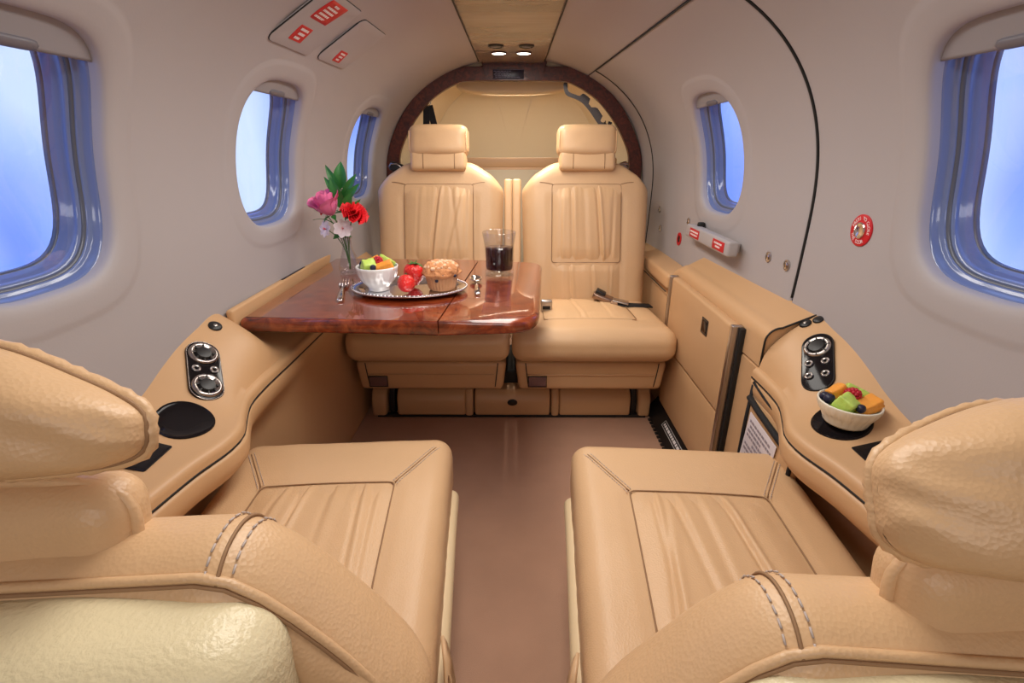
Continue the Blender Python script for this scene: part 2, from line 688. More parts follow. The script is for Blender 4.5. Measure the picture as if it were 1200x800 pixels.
# door seal: a black rubber lip that shows along the forward seam
seal = [wallpt(1, DY0, -0.15 + (S_DOOR + 0.15) * k / 60, -0.001) for k in range(61)]
mesh('trim_2', *g_tube(seal, 0.0028, 6), M_gap, kind='structure')
seal = [wallpt(1, DY0 + (DY1 - DY0) * k / 30, S_DOOR, 0.0) for k in range(30)] + [wallpt(1, DY1, S_DOOR - (S_DOOR + 0.35) * k / 60, 0.0) for k in range(61)]
mesh('trim_4', *g_tube(seal, 0.0020, 6), M_gap, kind='structure')
# bulkhead that closes the cabin behind the camera
fb = [[wallpt(sd, YF, -0.72 + (SMAX + 0.72) * k / 40) for k in range(41)] for sd in (-1, 1)]
V = fb[0] + fb[1]
F = [(k, k + 1, 41 + k + 1, 41 + k) for k in range(40)]
mesh('wall_front', V, F, M_bay, kind='structure')

# ceiling panel
cv, cf = g_rbox(0.262, 2.86, 0.016, 0.006, (8, 40, 1))
ceil = mesh('ceiling', cv, cf, M_ceil, M=Tm(-0.012, 0.85, 1.196), kind='structure')
for sd in (-1, 1):
    mesh('edge_gap', *g_rbox(0.004, 2.86, 0.012, 0.001, (1, 8, 1)), M_gap, ceil, M=Tm(sd * 0.1335, 0, 0.002))


# windows -----------------------------------------------------------
def window(n, side, wy, drop, label=None):
    """nested frames, two panes, and a shade stowed at the top"""
    NP = 72

    def ring(gr, d, wy=wy):
        out = []
        for k in range(NP):
            an = 2 * math.pi * k / NP
            ex, ey = superell(WIN_A + gr, WIN_B + gr, math.atan2(math.sin(an) * WIN_B, math.cos(an) * WIN_A))
            out.append(wallpt(side, wy + ex, WIN_S + ey, d))
        return out

    def band(prof):
        V, F = [], []
        for j, (g, d) in enumerate(prof):
            V += ring(g, d)
            if j:
                for k in range(NP):
                    a, b = (j - 1) * NP + k, (j - 1) * NP + (k + 1) % NP
                    F.append((a, b, b + NP, a + NP))
        return V, F
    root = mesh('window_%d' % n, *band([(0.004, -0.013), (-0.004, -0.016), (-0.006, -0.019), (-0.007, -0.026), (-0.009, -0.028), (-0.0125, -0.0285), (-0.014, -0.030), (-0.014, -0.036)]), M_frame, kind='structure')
    mesh('gasket', *band([(-0.0130, -0.0310), (-0.0165, -0.0315), (-0.0180, -0.034), (-0.0180, -0.040)]), M_frame_d, root)
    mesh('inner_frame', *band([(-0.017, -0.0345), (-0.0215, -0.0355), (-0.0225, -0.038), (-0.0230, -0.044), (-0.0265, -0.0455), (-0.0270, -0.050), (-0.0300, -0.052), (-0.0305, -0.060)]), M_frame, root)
    mesh('outer_gasket', *band([(-0.0290, -0.0550), (-0.0320, -0.0555), (-0.0328, -0.062), (0.01, -0.064)]), M_frame_d, root)

    def pane(name, g, d):
        r0 = ring(g, d)
        c = wallpt(side, wy, WIN_S, d)
        V, F = list(r0), []
        prev = list(range(NP))
        for f in (0.75, 0.5, 0.25):
            cur = []
            for k in range(NP):
                an = 2 * math.pi * k / NP
                ex, ey = superell(WIN_A + g, WIN_B + g, math.atan2(math.sin(an) * WIN_B, math.cos(an) * WIN_A))
                cur.append(len(V))
                V.append(wallpt(side, wy + ex * f, WIN_S + ey * f, d))
            for k in range(NP):
                F.append((prev[k], prev[(k + 1) % NP], cur[(k + 1) % NP], cur[k]))
            prev = cur
        V.append(c)
        F += [(prev[k], prev[(k + 1) % NP], len(V) - 1) for k in range(NP)]
        return mesh(name, V, F, M_pane, root, kind=None)
    pane('inner_pane', -0.022, -0.0365)
    pane('outer_pane', -0.0315, -0.0565)
    # shade: a slatted blind pulled a little way down, with its handle
    s_top, s_bot = WIN_S + WIN_B - 0.001, WIN_S + WIN_B - drop

    def half(s):
        q = min(1, abs((s - WIN_S) / (WIN_B - 0.002)))
        return (WIN_A - 0.005) * (1 - q ** 3.2) ** (1 / 3.2)

    def shade_fn(d0, d1):
        def fn(u, v):
            s = s_bot + (s_top - s_bot) * v
            return wallpt(side, wy + half(s) * (2 * u - 1), s, d0 + (d1 - d0) * 0)
        return fn
    sh = mesh('shade', *join(g_grid(25, 10, shade_fn(-0.009, 0)), g_grid(25, 10, shade_fn(-0.0125, 0)),
                             g_grid(25, 2, lambda u, v: wallpt(side, wy + half(s_bot) * (2 * u - 1), s_bot, -0.009 - 0.0035 * v))), M_shade, root)
    sm = s_bot + 0.006

    def handle_prof(u, v):
        a = 2 * math.pi * u
        hw = 0.036 * (1 - (2 * v - 1) ** 6) ** 0.5 if 0 < v < 1 else 0.0
        yy = wy + 0.036 * (2 * v - 1)
        k = max(0.0, 1 - abs(2 * v - 1) ** 6) ** 0.5
        return wallpt(side, yy, sm + 0.007 * k * math.sin(a), -0.009 + 0.004 * k * math.cos(a))
    mesh('handle', *g_grid(10, 14, handle_prof, True), M_shade_d, sh)
    return root


window(1, -1, 0.632, 0.046)
window(2, -1, 1.265, 0.038)
window(3, -1, 1.935, 0.032)
window(4, 1, 0.632, 0.046)
window(5, 1, 1.492, 0.038)
for wnd in [o for o in bpy.data.objects if o.name.startswith('window_')]:
    pass


# overhead access panels with red placards --------------------------------
def wall_tile(name, side, y0, y1, s0, s1, d, material, parent=None, thick=0.002, r=0.008, kind=None):
    out = round_poly([(y0, s0), (y1, s0), (y1, s1), (y0, s1)], r, 4)
    n = len(out)
    cy, cs = (y0 + y1) / 2, (s0 + s1) / 2
    V, F = [], []
    fr = [1.0, 1.0, 0.98, 0.66, 0.33]
    dd = [d - thick, d - 0.0005, d, d, d]
    for f, q in zip(fr, dd):
        for (a, b) in out:
            V.append(wallpt(side, cy + (a - cy) * f, cs + (b - cs) * f, q))
    for j in range(len(fr) - 1):
        for k in range(n):
            a, b = j * n + k, j * n + (k + 1) % n
            F.append((a, b, b + n, a + n))
    F.append(tuple((len(fr) - 1) * n + k for k in range(n)))
    return mesh(name, V, F, material, parent, kind=kind, angle=40)


def s_at(y, z, x):
    best = min((abs(sect(y, s2t(k * SMAX / 400))[0] - x) + abs(sect(y, s2t(k * SMAX / 400))[1] - z), k * SMAX / 400) for k in range(401))
    return best[1]


def text_bars(name, parent, M, w, h, rows, material=M_white, seed=1):
    """rows of small print too fine to read"""
    rnd = random.Random(seed)
    V, F = [], []
    for k, (fx0, fx1) in enumerate(rows):
        yc = h / 2 - h * (k + 0.5) / len(rows)
        bh = h / len(rows) * 0.27
        x = -w / 2 + w * fx0
        xe = -w / 2 + w * fx1
        while x < xe - 0.0008:
            lw = min(xe - x, rnd.uniform(0.05, 0.13) * w)
            b = len(V)
            for (px, py) in ((x, yc - bh), (x + lw, yc - bh), (x + lw, yc + bh), (x, yc + bh)):
                V.append((px, py, 0))
            F.append((b, b + 1, b + 2, b + 3))
            x += lw + 0.022 * w
    return mesh(name, V, F, material, parent, M=M, smooth=False)


def overhead_panel(y0, y1, s0, s1, label, signs):
    t = wall_tile('access_panel', -1, y0, y1, s0, s1, 0.0035, M_wall, r=0.014, thick=0.006)
    tag(t, label, 'panel', 'overhead access panels')
    gap = [(a, b) for a, b in round_poly([(y0, s0), (y1, s0), (y1, s1), (y0, s1)], 0.014, 5)]
    mesh('panel_gap', *g_tube([wallpt(-1, a, b, 0.0006) for a, b in gap], 0.0014, 6, closed=True), M_gap, t)
    for (yc, sc, hw, hh, rows, sd) in signs:
        p = wall_tile('placard', -1, yc - hw, yc + hw, sc - hh, sc + hh, 0.0045, M_red, t, thick=0.0015, r=0.0015)
        text_bars('lettering', p, wallframe(-1, yc, sc, 0.0053), hw * 2 * 0.86, hh * 2 * 0.84, rows, seed=sd)
    return t


overhead_panel(1.095, 1.275, 0.388, 0.545, 'cream overhead panel carrying a large and a small red placard',
               [(1.176, 0.428, 0.026, 0.020, [(0.1, 0.9), (0.2, 0.85), (0.15, 0.7)], 3), (1.182, 0.500, 0.040, 0.030, [(0.3, 0.65), (0.05, 0.9), (0.05, 0.85), (0.05, 0.75), (0.0, 1.0)], 4)])
overhead_panel(1.318, 1.490, 0.392, 0.535, 'cream overhead panel carrying one small red placard',
               [(1.408, 0.420, 0.022, 0.017, [(0.1, 0.9), (0.2, 0.85), (0.15, 0.7)], 5)])

# right wall fittings -------------------------------------------------------
for k, (y, s) in enumerate(((2.0, -0.075), (1.965, -0.142), (1.688, -0.078), (1.167, -0.086), (1.087, -0.088))):
    fm = wallframe(1, y, s, 0.0)
    lab = ['round steel screw on the cabin door beside the right rear seat, upper one', 'round steel screw on the cabin door beside the right rear seat, lower one',
           'round steel screw on the door just aft of the grab handle', 'round steel screw on the door forward of the grab handle', 'round steel screw nearest the forward door seam'][k]
    t = thing('door_screw', lab, 'screw', fm, 'screws on the cabin door')
    mesh('washer', *g_lathe([(0, 0.0001), (0.0125, 0.0001), (0.0125, 0.0025), (0.0095, 0.0035), (0.009, 0.002), (0, 0.002)], 20), M_steel, t, angle=40)
    mesh('screw_head', *g_lathe([(0.0075, 0.001), (0.0075, 0.004), (0.006, 0.005), (0.0, 0.0052)], 16), M_chrome, t, angle=40)
    mesh('slot', *g_rbox(0.011, 0.0016, 0.001, 0.0004, (1, 1, 1), edge=1), M_gap, t, M=Tm(0, 0, 0.0052) @ Rm(25 * k, 'Z'))

t = thing('lock_port', 'small red ring with a black hole, low on the cabin door', 'port', wallframe(1, 1.751, -0.146, 0.0))
mesh('ring', *g_lathe([(0.011, 0.0), (0.0225, 0.0), (0.0225, 0.002), (0.011, 0.002), (0.011, 0)], 28), M_red, t, angle=40)
mesh('hole', *g_lathe([(0.0, 0.0008), (0.0115, 0.0008), (0.0120, 0.0022), (0.0105, 0.0022)], 24), M_gap, t, angle=40)

t = thing('grab_handle', 'cream bar handle with two red placards under the door window', 'handle', wallframe(1, 1.445, -0.092, 0.0))
# local x runs forward (toward the camera)
mesh('bar', *g_rbox(0.335, 0.040, 0.030, 0.007, (6, 2, 2)), M_shell_s if False else M_wall, t, M=Tm(0, 0, 0.027))
for x in (-0.12, 0.12):
    mesh('mount', *g_rbox(0.05, 0.028, 0.014, 0.004, (1, 1, 1)), M_wall, t, M=Tm(x, 0, 0.006))
mesh('pivot', *g_rbox(0.018, 0.016, 0.022, 0.006, (1, 1, 1)), M_gap, t, M=Tm(-0.105, 0.024, 0.018))
for x, hw, sd, rows in ((-0.085, 0.040, 8, [(0.0, 0.95), (0.1, 0.9)]), (0.105, 0.040, 9, [(0.1, 0.85), (0.25, 0.7)])):
    p = mesh('placard', *g_rbox(hw * 2, 0.026, 0.0016, 0.0006, (1, 1, 1), edge=1), M_red, t, M=Tm(x, 0, 0.0425))
    text_bars('lettering', p, Tm(0, 0, 0.0010), hw * 1.8, 0.018, rows, seed=sd)


def text_mesh(s, size, ext=0.0):
    c = bpy.data.curves.new('txt', 'FONT')
    c.body = s
    c.size = size
    c.align_x = 'CENTER'
    c.align_y = 'CENTER'
    o = bpy.data.objects.new('txt', c)
    COL.objects.link(o)
    dg = bpy.context.evaluated_depsgraph_get()
    me = bpy.data.meshes.new_from_object(o.evaluated_get(dg))
    v, f = [tuple(q.co) for q in me.vertices], [tuple(p.vertices) for p in me.polygons]
    bpy.data.objects.remove(o)
    bpy.data.curves.remove(c)
    bpy.data.meshes.remove(me)
    return v, f


t = thing('door_button', 'round chrome door button in a red lettered ring by the forward window', 'button', wallframe(1, 0.882, 0.021, 0.0))
mesh('ring', *g_lathe([(0.0135, 0.0), (0.0275, 0.0), (0.0275, 0.0022), (0.0265, 0.0028), (0.0135, 0.0028), (0.0135, 0.0)], 36), M_red, t, angle=40)
mesh('push_button', *g_lathe([(0.0140, 0.0), (0.0140, 0.005), (0.0125, 0.0062), (0.012, 0.0045), (0.006, 0.0030), (0.0, 0.0026)], 28), M_chrome, t, angle=50)
let = []
for txt, a0, a1, inward in (('PRESS TO CLOSE', 162, -8, False), ('THE DOOR', 205, 300, True)):
    for i, ch in enumerate(txt):
        if ch == ' ':
            continue
        a = a0 + (a1 - a0) * i / (len(txt) - 1)
        rot = a + 90 if inward else a - 90
        let.append(xf(text_mesh(ch, 0.0085), Tm(0.0205 * math.cos(R(a)), 0.0205 * math.sin(R(a)), 0.0031) @ Rm(rot, 'Z')))
mesh('lettering', *join(*let), M_white, t, smooth=False)

# ------------------------------------------------------------------ wooden arch, baggage bay
ARCH_Y = 2.285
outer_half = [(0.556, 0.56), (0.556, 0.70), (0.552, 0.80), (0.540, 0.862), (0.506, 0.940), (0.462, 1.010), (0.405, 1.076), (0.350, 1.118), (0.290, 1.156), (0.245, 1.172), (0.200, 1.177), (0.158, 1.1765), (0.135, 1.178), (0.127, 1.186), (0.1255, 1.200), (0.0, 1.200)]
inner_half = [(0.500, 0.56), (0.500, 0.70), (0.498, 0.80), (0.488, 0.858), (0.450, 0.930), (0.408, 0.990), (0.355, 1.046), (0.300, 1.084), (0.250, 1.109), (0.215, 1.121), (0.180, 1.124), (0.150, 1.1245), (0.130, 1.1245), (0.115, 1.1245), (0.10, 1.1245), (0.0, 1.1245)]


def resample(pts, n):
    # Catmull-Rom over the listed points
    out = []
    P = [Vector((p[0], p[1], 0)) for p in pts]
    P = [P[0] * 2 - P[1]] + P + [P[-1] * 2 - P[-2]]
    for i in range(1, len(P) - 2):
        for k in range(n):
            t = k / n
            a, b, c, d = P[i - 1], P[i], P[i + 1], P[i + 2]
            out.append(0.5 * ((2 * b) + (c - a) * t + (2 * a - 5 * b + 4 * c - d) * t * t + (3 * b - a - 3 * c + d) * t ** 3))
    out.append(P[-2])
    return [(q.x, q.y) for q in out]


oh, ih = resample(outer_half, 4), resample(inner_half, 4)
OUT = [(-x, z) for x, z in oh] + [(x, z) for x, z in reversed(oh)][1:]
INN = [(-x, z) for x, z in ih] + [(x, z) for x, z in reversed(ih)][1:]
V, F = [], []
n = len(OUT)
cols = []
for i in range(n):
    o_, i_ = Vector((OUT[i][0], 0, OUT[i][1])), Vector((INN[i][0], 0, INN[i][1]))
    d = (i_ - o_).normalized()
    b = 0.0025
    sec = [o_ + Vector((0, 0.02, 0)), o_ + Vector((0, -0.010 + b, 0)), o_ + d * b * 0.3 + Vector((0, -0.010 + b * 0.3, 0)), o_ + d * b + Vector((0, -0.010, 0)),
           i_ - d * b + Vector((0, -0.010, 0)), i_ - d * b * 0.3 + Vector((0, -0.010 + b * 0.3, 0)), i_ + Vector((0, -0.010 + b, 0)), i_ + Vector((0, 0.02, 0))]
    cols.append(len(V))
    V += [s + Vector((-0.002, ARCH_Y, 0)) for s in sec]
m = 8
for i in range(n - 1):
    for k in range(m):
        a, b = i * m + k, i * m + (k + 1) % m
        F.append((a, b, b + m, a + m))
arch = mesh('wood_arch', V, F, M_arch, angle=18)
tag(arch, 'dark burl wood arch framing the baggage bay behind the rear seats', 'arch')
p = mesh('placard', *g_rbox(0.126, 0.003, 0.034, 0.001, (1, 1, 1), edge=1), M_placard, arch, M=Tm(-0.026, ARCH_Y - 0.0115, 1.148))
p['label'] = 'dark placard with fine print'
text_bars('lettering', p, Tm(0, -0.0018, 0) @ Rm(90, 'X'), 0.118, 0.028, [(0, 0.62), (0.05, 0.5), (0.0, 0.6), (0.05, 0.55), (0.05, 0.9)], M_print, 12)
# thin frame line round the placard
mesh('placard_frame', *g_tube([(-0.0625, -0.0016, -0.0165), (0.0625, -0.0016, -0.0165), (0.0625, -0.0016, 0.0165), (-0.0625, -0.0016, 0.0165)], 0.0006, 4, True), M_print, p)

# aft ring bulkhead between the lining and the arch, and the closed lower half
NR = 60
ringo = [wallpt(-1, YA - 0.004, -0.72 + (SMAX + 0.72) * k / NR) for k in range(NR + 1)] + [wallpt(1, YA - 0.004, SMAX - (SMAX + 0.72) * k / NR) for k in range(1, NR + 1)]
ringi = []
for q in ringo:
    if q.z < 0.62:
        ringi.append(Vector((0.50 * (1 if q.x > 0 else -1), q.y, max(q.z, 0.0))))
    else:
        d = Vector((q.x, 0, q.z - 0.62))
        best = min(OUT, key=lambda p: abs(math.atan2(p[1] - 0.62, p[0]) - math.atan2(d.z, d.x)))
        ringi.append(Vector((best[0] * 0.97, q.y, best[1] - 0.015)))
V = ringo + ringi
m_ = len(ringo)
mesh('wall_aft', V, [(k, k + 1, m_ + k + 1, m_ + k) for k in range(m_ - 1)], M_bay, kind='structure')
mesh('wall_aft_lower', *g_grid(6, 6, lambda u, v: (-0.52 + 1.04 * u, YA - 0.002, 0.78 * v)), M_bay, kind='structure')

# bay lining: a tunnel that narrows aft, closed by a shallow dome
tun = []
for i in range(len(INN)):
    tun.append(INN[i])


def bay_fn(u, v):
    i = u * (len(OUT) - 1)
    a = int(min(i, len(OUT) - 2))
    f = i - a
    x = OUT[a][0] * (1 - f) + OUT[a + 1][0] * f
    z = OUT[a][1] * (1 - f) + OUT[a + 1][1] * f
    z = min(z, 1.17)
    k = v
    return Vector((x * (1.0 - 0.16 * k * k) - 0.002, ARCH_Y + 0.012 + 0.62 * k, 0.56 + (z - 0.56) * (1.0 + 0.0 * k)))


mesh('wall_bay', *g_grid(90, 12, bay_fn), M_bay, kind='structure')


def dome_fn(u, v):
    e = bay_fn(u, 1.0)
    c = Vector((0, e.y + 0.10, 0.80))
    k = v
    q = e.lerp(c, k)
    q.y = e.y + 0.10 * math.sqrt(max(0, 1 - (1 - k) ** 2))
    return q


mesh('wall_rear', *g_grid(90, 14, dome_fn), M_bay, kind='structure')
# rim line of the rear dome
mesh('trim_3', *g_tube([bay_fn(k / 120, 0.995) * 1.0 for k in range(10, 111)], 0.004, 6), M_bay, kind='structure')
# baggage shelf
sh = mesh('baggage_shelf', *g_rbox(1.00, 0.74, 0.50, 0.012, (4, 4, 4)), M_vinyl, M=Tm(-0.002, 2.675, 0.545))
tag(sh, 'tan baggage shelf behind the two rear seats', 'shelf')
sh2 = mesh('shelf_lip', *g_rbox(0.9, 0.02, 0.045, 0.008, (4, 1, 1)), M_vinyl, sh, M=Tm(0, -0.36, 0.262))
# cream light housing under the bay roof
hv = []


def hous(p):
    q = p.copy()
    k = max(0, 1 - (q.x / 0.26) ** 2)
    if q.z < 0:
        q.z = q.z * (0.15 + 0.85 * math.sqrt(k))
    return q


hs = mesh('bay_lamp_housing', *g_rbox(0.50, 0.10, 0.085, 0.02, (20, 3, 4), hous), M_bay, M=Tm(-0.010, 2.50, 1.130))
tag(hs, 'curved cream housing under the baggage bay roof', 'housing')

# black webbing straps on a ring
t = thing('cargo_strap', 'black webbing strap hanging in a loop from a ring under the arch', 'strap', Tm(-0.372, 2.345, 1.040))
mesh('ring', *g_tube([(0.013 * math.cos(a), 0, 0.013 * math.sin(a) + 0.010) for a in [2 * math.pi * k / 24 for k in range(24)]], 0.0020, 6, True), M_chrome, t)


def strap(pts, w, th=0.002, wd=(1, 0, 0)):
    wd = Vector(wd)
    parts = []
    P = [Vector(p) for p in pts]
    V, F = [], []
    for i, p_ in enumerate(P):
        tt = (P[min(i + 1, len(P) - 1)] - P[max(i - 1, 0)]).normalized()
        ww = (wd - tt * wd.dot(tt)).normalized()
        nn = tt.cross(ww)
        for a, b in ((-1, -1), (1, -1), (1, 1), (-1, 1)):
            V.append(p_ + ww * (a * w / 2) + nn * (b * th / 2))
    for i in range(len(P) - 1):
        for k in range(4):
            a, b = i * 4 + k, i * 4 + (k + 1) % 4
            F.append((a, b, b + 4, a + 4))
    F += [(0, 1, 2, 3), tuple(len(V) - 4 + k for k in range(4))]
    return V, F


mesh('webbing', *join(strap([(-0.006, 0, -0.002), (-0.012, 0.003, -0.08), (-0.014, 0.004, -0.30)], 0.028), strap([(0.006, 0.004, -0.002), (0.022, 0.004, -0.08), (0.066, 0.004, -0.30)], 0.028)), M_strap, t, smooth=False)

# scalloped coat rail on the right
hook_c = [(0.232, 1.128), (0.236, 1.10), (0.250, 1.083), (0.285, 1.071), (0.318, 1.052), (0.350, 1.020), (0.380, 0.982), (0.405, 0.955), (0.428, 0.958), (0.436, 0.975)]
hp = resample(hook_c, 5)
top, bot = [], []
for i, (x, z) in enumerate(hp):
    a, b = Vector(hp[max(0, i - 1)]), Vector(hp[min(len(hp) - 1, i + 1)])
    tg = (b - a).normalized()
    nrm = Vector((-tg.y, tg.x))
    if nrm.x < 0 and nrm.y < 0:
        nrm = -nrm
    f = i / (len(hp) - 1)
    w = 0.008
    if 0.3 < f < 0.86:
        ph = ((f - 0.3) / 0.56 * 3) % 1
        w = 0.008 + 0.018 * sstep(0.25, 0.45, ph)
    q = Vector((x, z))
    top.append(q + nrm * w)
    bot.append(q - nrm * 0.008)
V, F = [], []
for i in range(len(hp)):
    for yy in (-0.003, 0.003):
        V.append((top[i].x, yy, top[i].y))
        V.append((bot[i].x, yy, bot[i].y))
for i in range(len(hp) - 1):
    a = i * 4
    for (p0, p1) in ((0, 1), (1, 3), (3, 2), (2, 0)):
        F.append((a + p0, a + p1, a + 4 + p1, a + 4 + p0))
F += [(0, 1, 3, 2), tuple(len(V) - 4 + k for k in (0, 1, 3, 2))]
ck = mesh('coat_rail', V, F, mat('dark_polished_steel', (0.22, 0.22, 0.23), 0.22, metal=1.0), M=Tm(-0.016, 2.375, 0), smooth=False)
tag(ck, 'scalloped dark steel coat rail under the right of the arch', 'rail')

# ceiling fittings ----------------------------------------------------------
for k, x in enumerate((-0.066, 0.041)):
    t = thing('air_vent', ['round black ceiling air vent, left of the two', 'round black ceiling air vent, right of the two'][k], 'vent', Tm(x * 0.95, 1.896, 1.188) @ Rm(180, 'X'), 'ceiling air vents')
    mesh('bezel', *g_lathe([(0.021, -0.001), (0.0265, 0.0), (0.0265, 0.003), (0.022, 0.005), (0.020, 0.002)], 28), M_black, t)
    mesh('nozzle', *g_lathe([(0.0, 0.002), (0.006, 0.0035), (0.012, 0.0038), (0.016, 0.0035), (0.0205, 0.001)], 24), M_black, t)
    mesh('fin', *g_rbox(0.034, 0.003, 0.002, 0.0006, (1, 1, 1), edge=1), M_steel, t, M=Tm(0, 0, 0.0042) @ Rm(20 - 50 * k, 'Z'))
for k, x in enumerate((-0.060, 0.034)):
    t = thing('reading_light', ['lit round ceiling reading light, left of the two', 'lit round ceiling reading light, right of the two'][k], 'light', Tm(x * 0.95, 2.030, 1.188) @ Rm(180, 'X'), 'ceiling reading lights')
    mesh('bezel', *g_lathe([(0.0235, -0.001), (0.0290, 0.0), (0.0290, 0.003), (0.026, 0.005), (0.0245, 0.003)], 28), M_arch, t)
    mesh('lens', *g_lathe([(0.0, 0.0045), (0.015, 0.0042), (0.0245, 0.003)], 28), M_lamp, t)
    ld = bpy.data.lights.new('reading_beam', 'SPOT')
    ld.energy = 9
    ld.spot_size = R(95)
    ld.spot_blend = 0.8
    ld.shadow_soft_size = 0.02
    ld.color = (1.0, 0.90, 0.76)
    lo = bpy.data.objects.new('reading_beam', ld)
    lo.location = (x * 0.95, 2.030, 1.178)
    lo.rotation_euler = (R(-8), 0, 0)
    COL.objects.link(lo)
# ------------------------------------------------------------------ leather builders
def wrinkle(p, amp, sc=(1, 1, 1), seed=0.0):
    return amp * noise.noise(Vector((p[0] * sc[0] + seed, p[1] * sc[1] + seed * 1.7, p[2] * sc[2])))


def crown_fn(w, l, c):
    return lambda x, y: c * max(0, 1 - (2 * x / w) ** 2) * max(0, 1 - (2 * y / l) ** 2)


def panel_mesh(x0, x1, y0, y1, zf, puff, pleats, nx=56, ny=48, seed=1.0, taper=0.0, crease=0.0012):
    """gathered leather panel lying on the surface z = zf(x, y).
    pleats: (x at y0 end, x at y1 end, depth, width, fade0, fade1)"""
    xm, W = (x0 + x1) / 2, (x1 - x0)
    ym, Ln = (y0 + y1) / 2, (y1 - y0)

    def fn(u, v):
        y = y0 + Ln * v
        x = xm + W * (u - 0.5) * (1 + taper * (v - 0.5))
        ex = 1 - abs(2 * u - 1) ** 5
        ey = 1 - abs(2 * v - 1) ** 7
        h = puff * ex * ey
        for (xa, xb, dep, wd, f0, f1) in pleats:
            xc = xa + (xb - xa) * v
            fade = f0 * (1 - v) + f1 * v
            fade = max(0, min(1, fade)) * (0.3 + 0.7 * min(1, ex * ey * 1.5))
            g = (x - xc) / wd
            h += -dep * math.exp(-g * g) * fade + dep * 0.7 * math.exp(-((x - xc - wd * 1.9) / (wd * 1.4)) ** 2) * fade
        # gathers at both ends
        q = math.sin(x * 260 + 3 * math.sin(x * 60 + seed)) * 0.5 + math.sin(x * 150 + seed * 3) * 0.5
        h += crease * q * (math.exp(-v * 7) + math.exp(-(1 - v) * 7)) * ex
        h += wrinkle((x, y, 0), 0.0014, (22, 9, 1), seed) * ex * ey
        return (x, y, zf(x, y) - 0.0035 + 0.005 * min(1, 6 * min(u, 1 - u)) * min(1, 6 * min(v, 1 - v)) + h)
    return g_grid(nx, ny, fn)


def rect_loop(x0, x1, y0, y1, zf, dz, taper=0.0, n=14, r=0.012):
    xm, W, ym = (x0 + x1) / 2, x1 - x0, (y0 + y1) / 2
    pts = round_poly([(x0, y0), (x1, y0), (x1, y1), (x0, y1)], r, 4)
    out = []
    for i, (x, y) in enumerate(pts):
        xn, yn = pts[(i + 1) % len(pts)]
        L_ = math.hypot(xn - x, yn - y)
        m = max(1, int(L_ / 0.02))
        for k in range(m):
            a, b = x + (xn - x) * k / m, y + (yn - y) * k / m
            a2 = xm + (a - xm) * (1 + taper * ((b - y0) / (y1 - y0) - 0.5))
            out.append((a2, b, zf(a2, b) + dz))
    return out


def stitches(path, step=0.009, ln=0.0055, r=0.0009):
    """dashes of thread along a polyline"""
    P = [Vector(p) for p in path]
    parts = []
    acc = 0
    for a, b in zip(P, P[1:]):
        L_ = (b - a).length
        while acc < L_:
            c = a + (b - a) * (acc / L_)
            d = (b - a).normalized()
            parts.append(g_tube([c, c + d * ln * 0.5, c + d * ln], r, 5))
            acc += step
        acc -= L_
    return join(*parts)


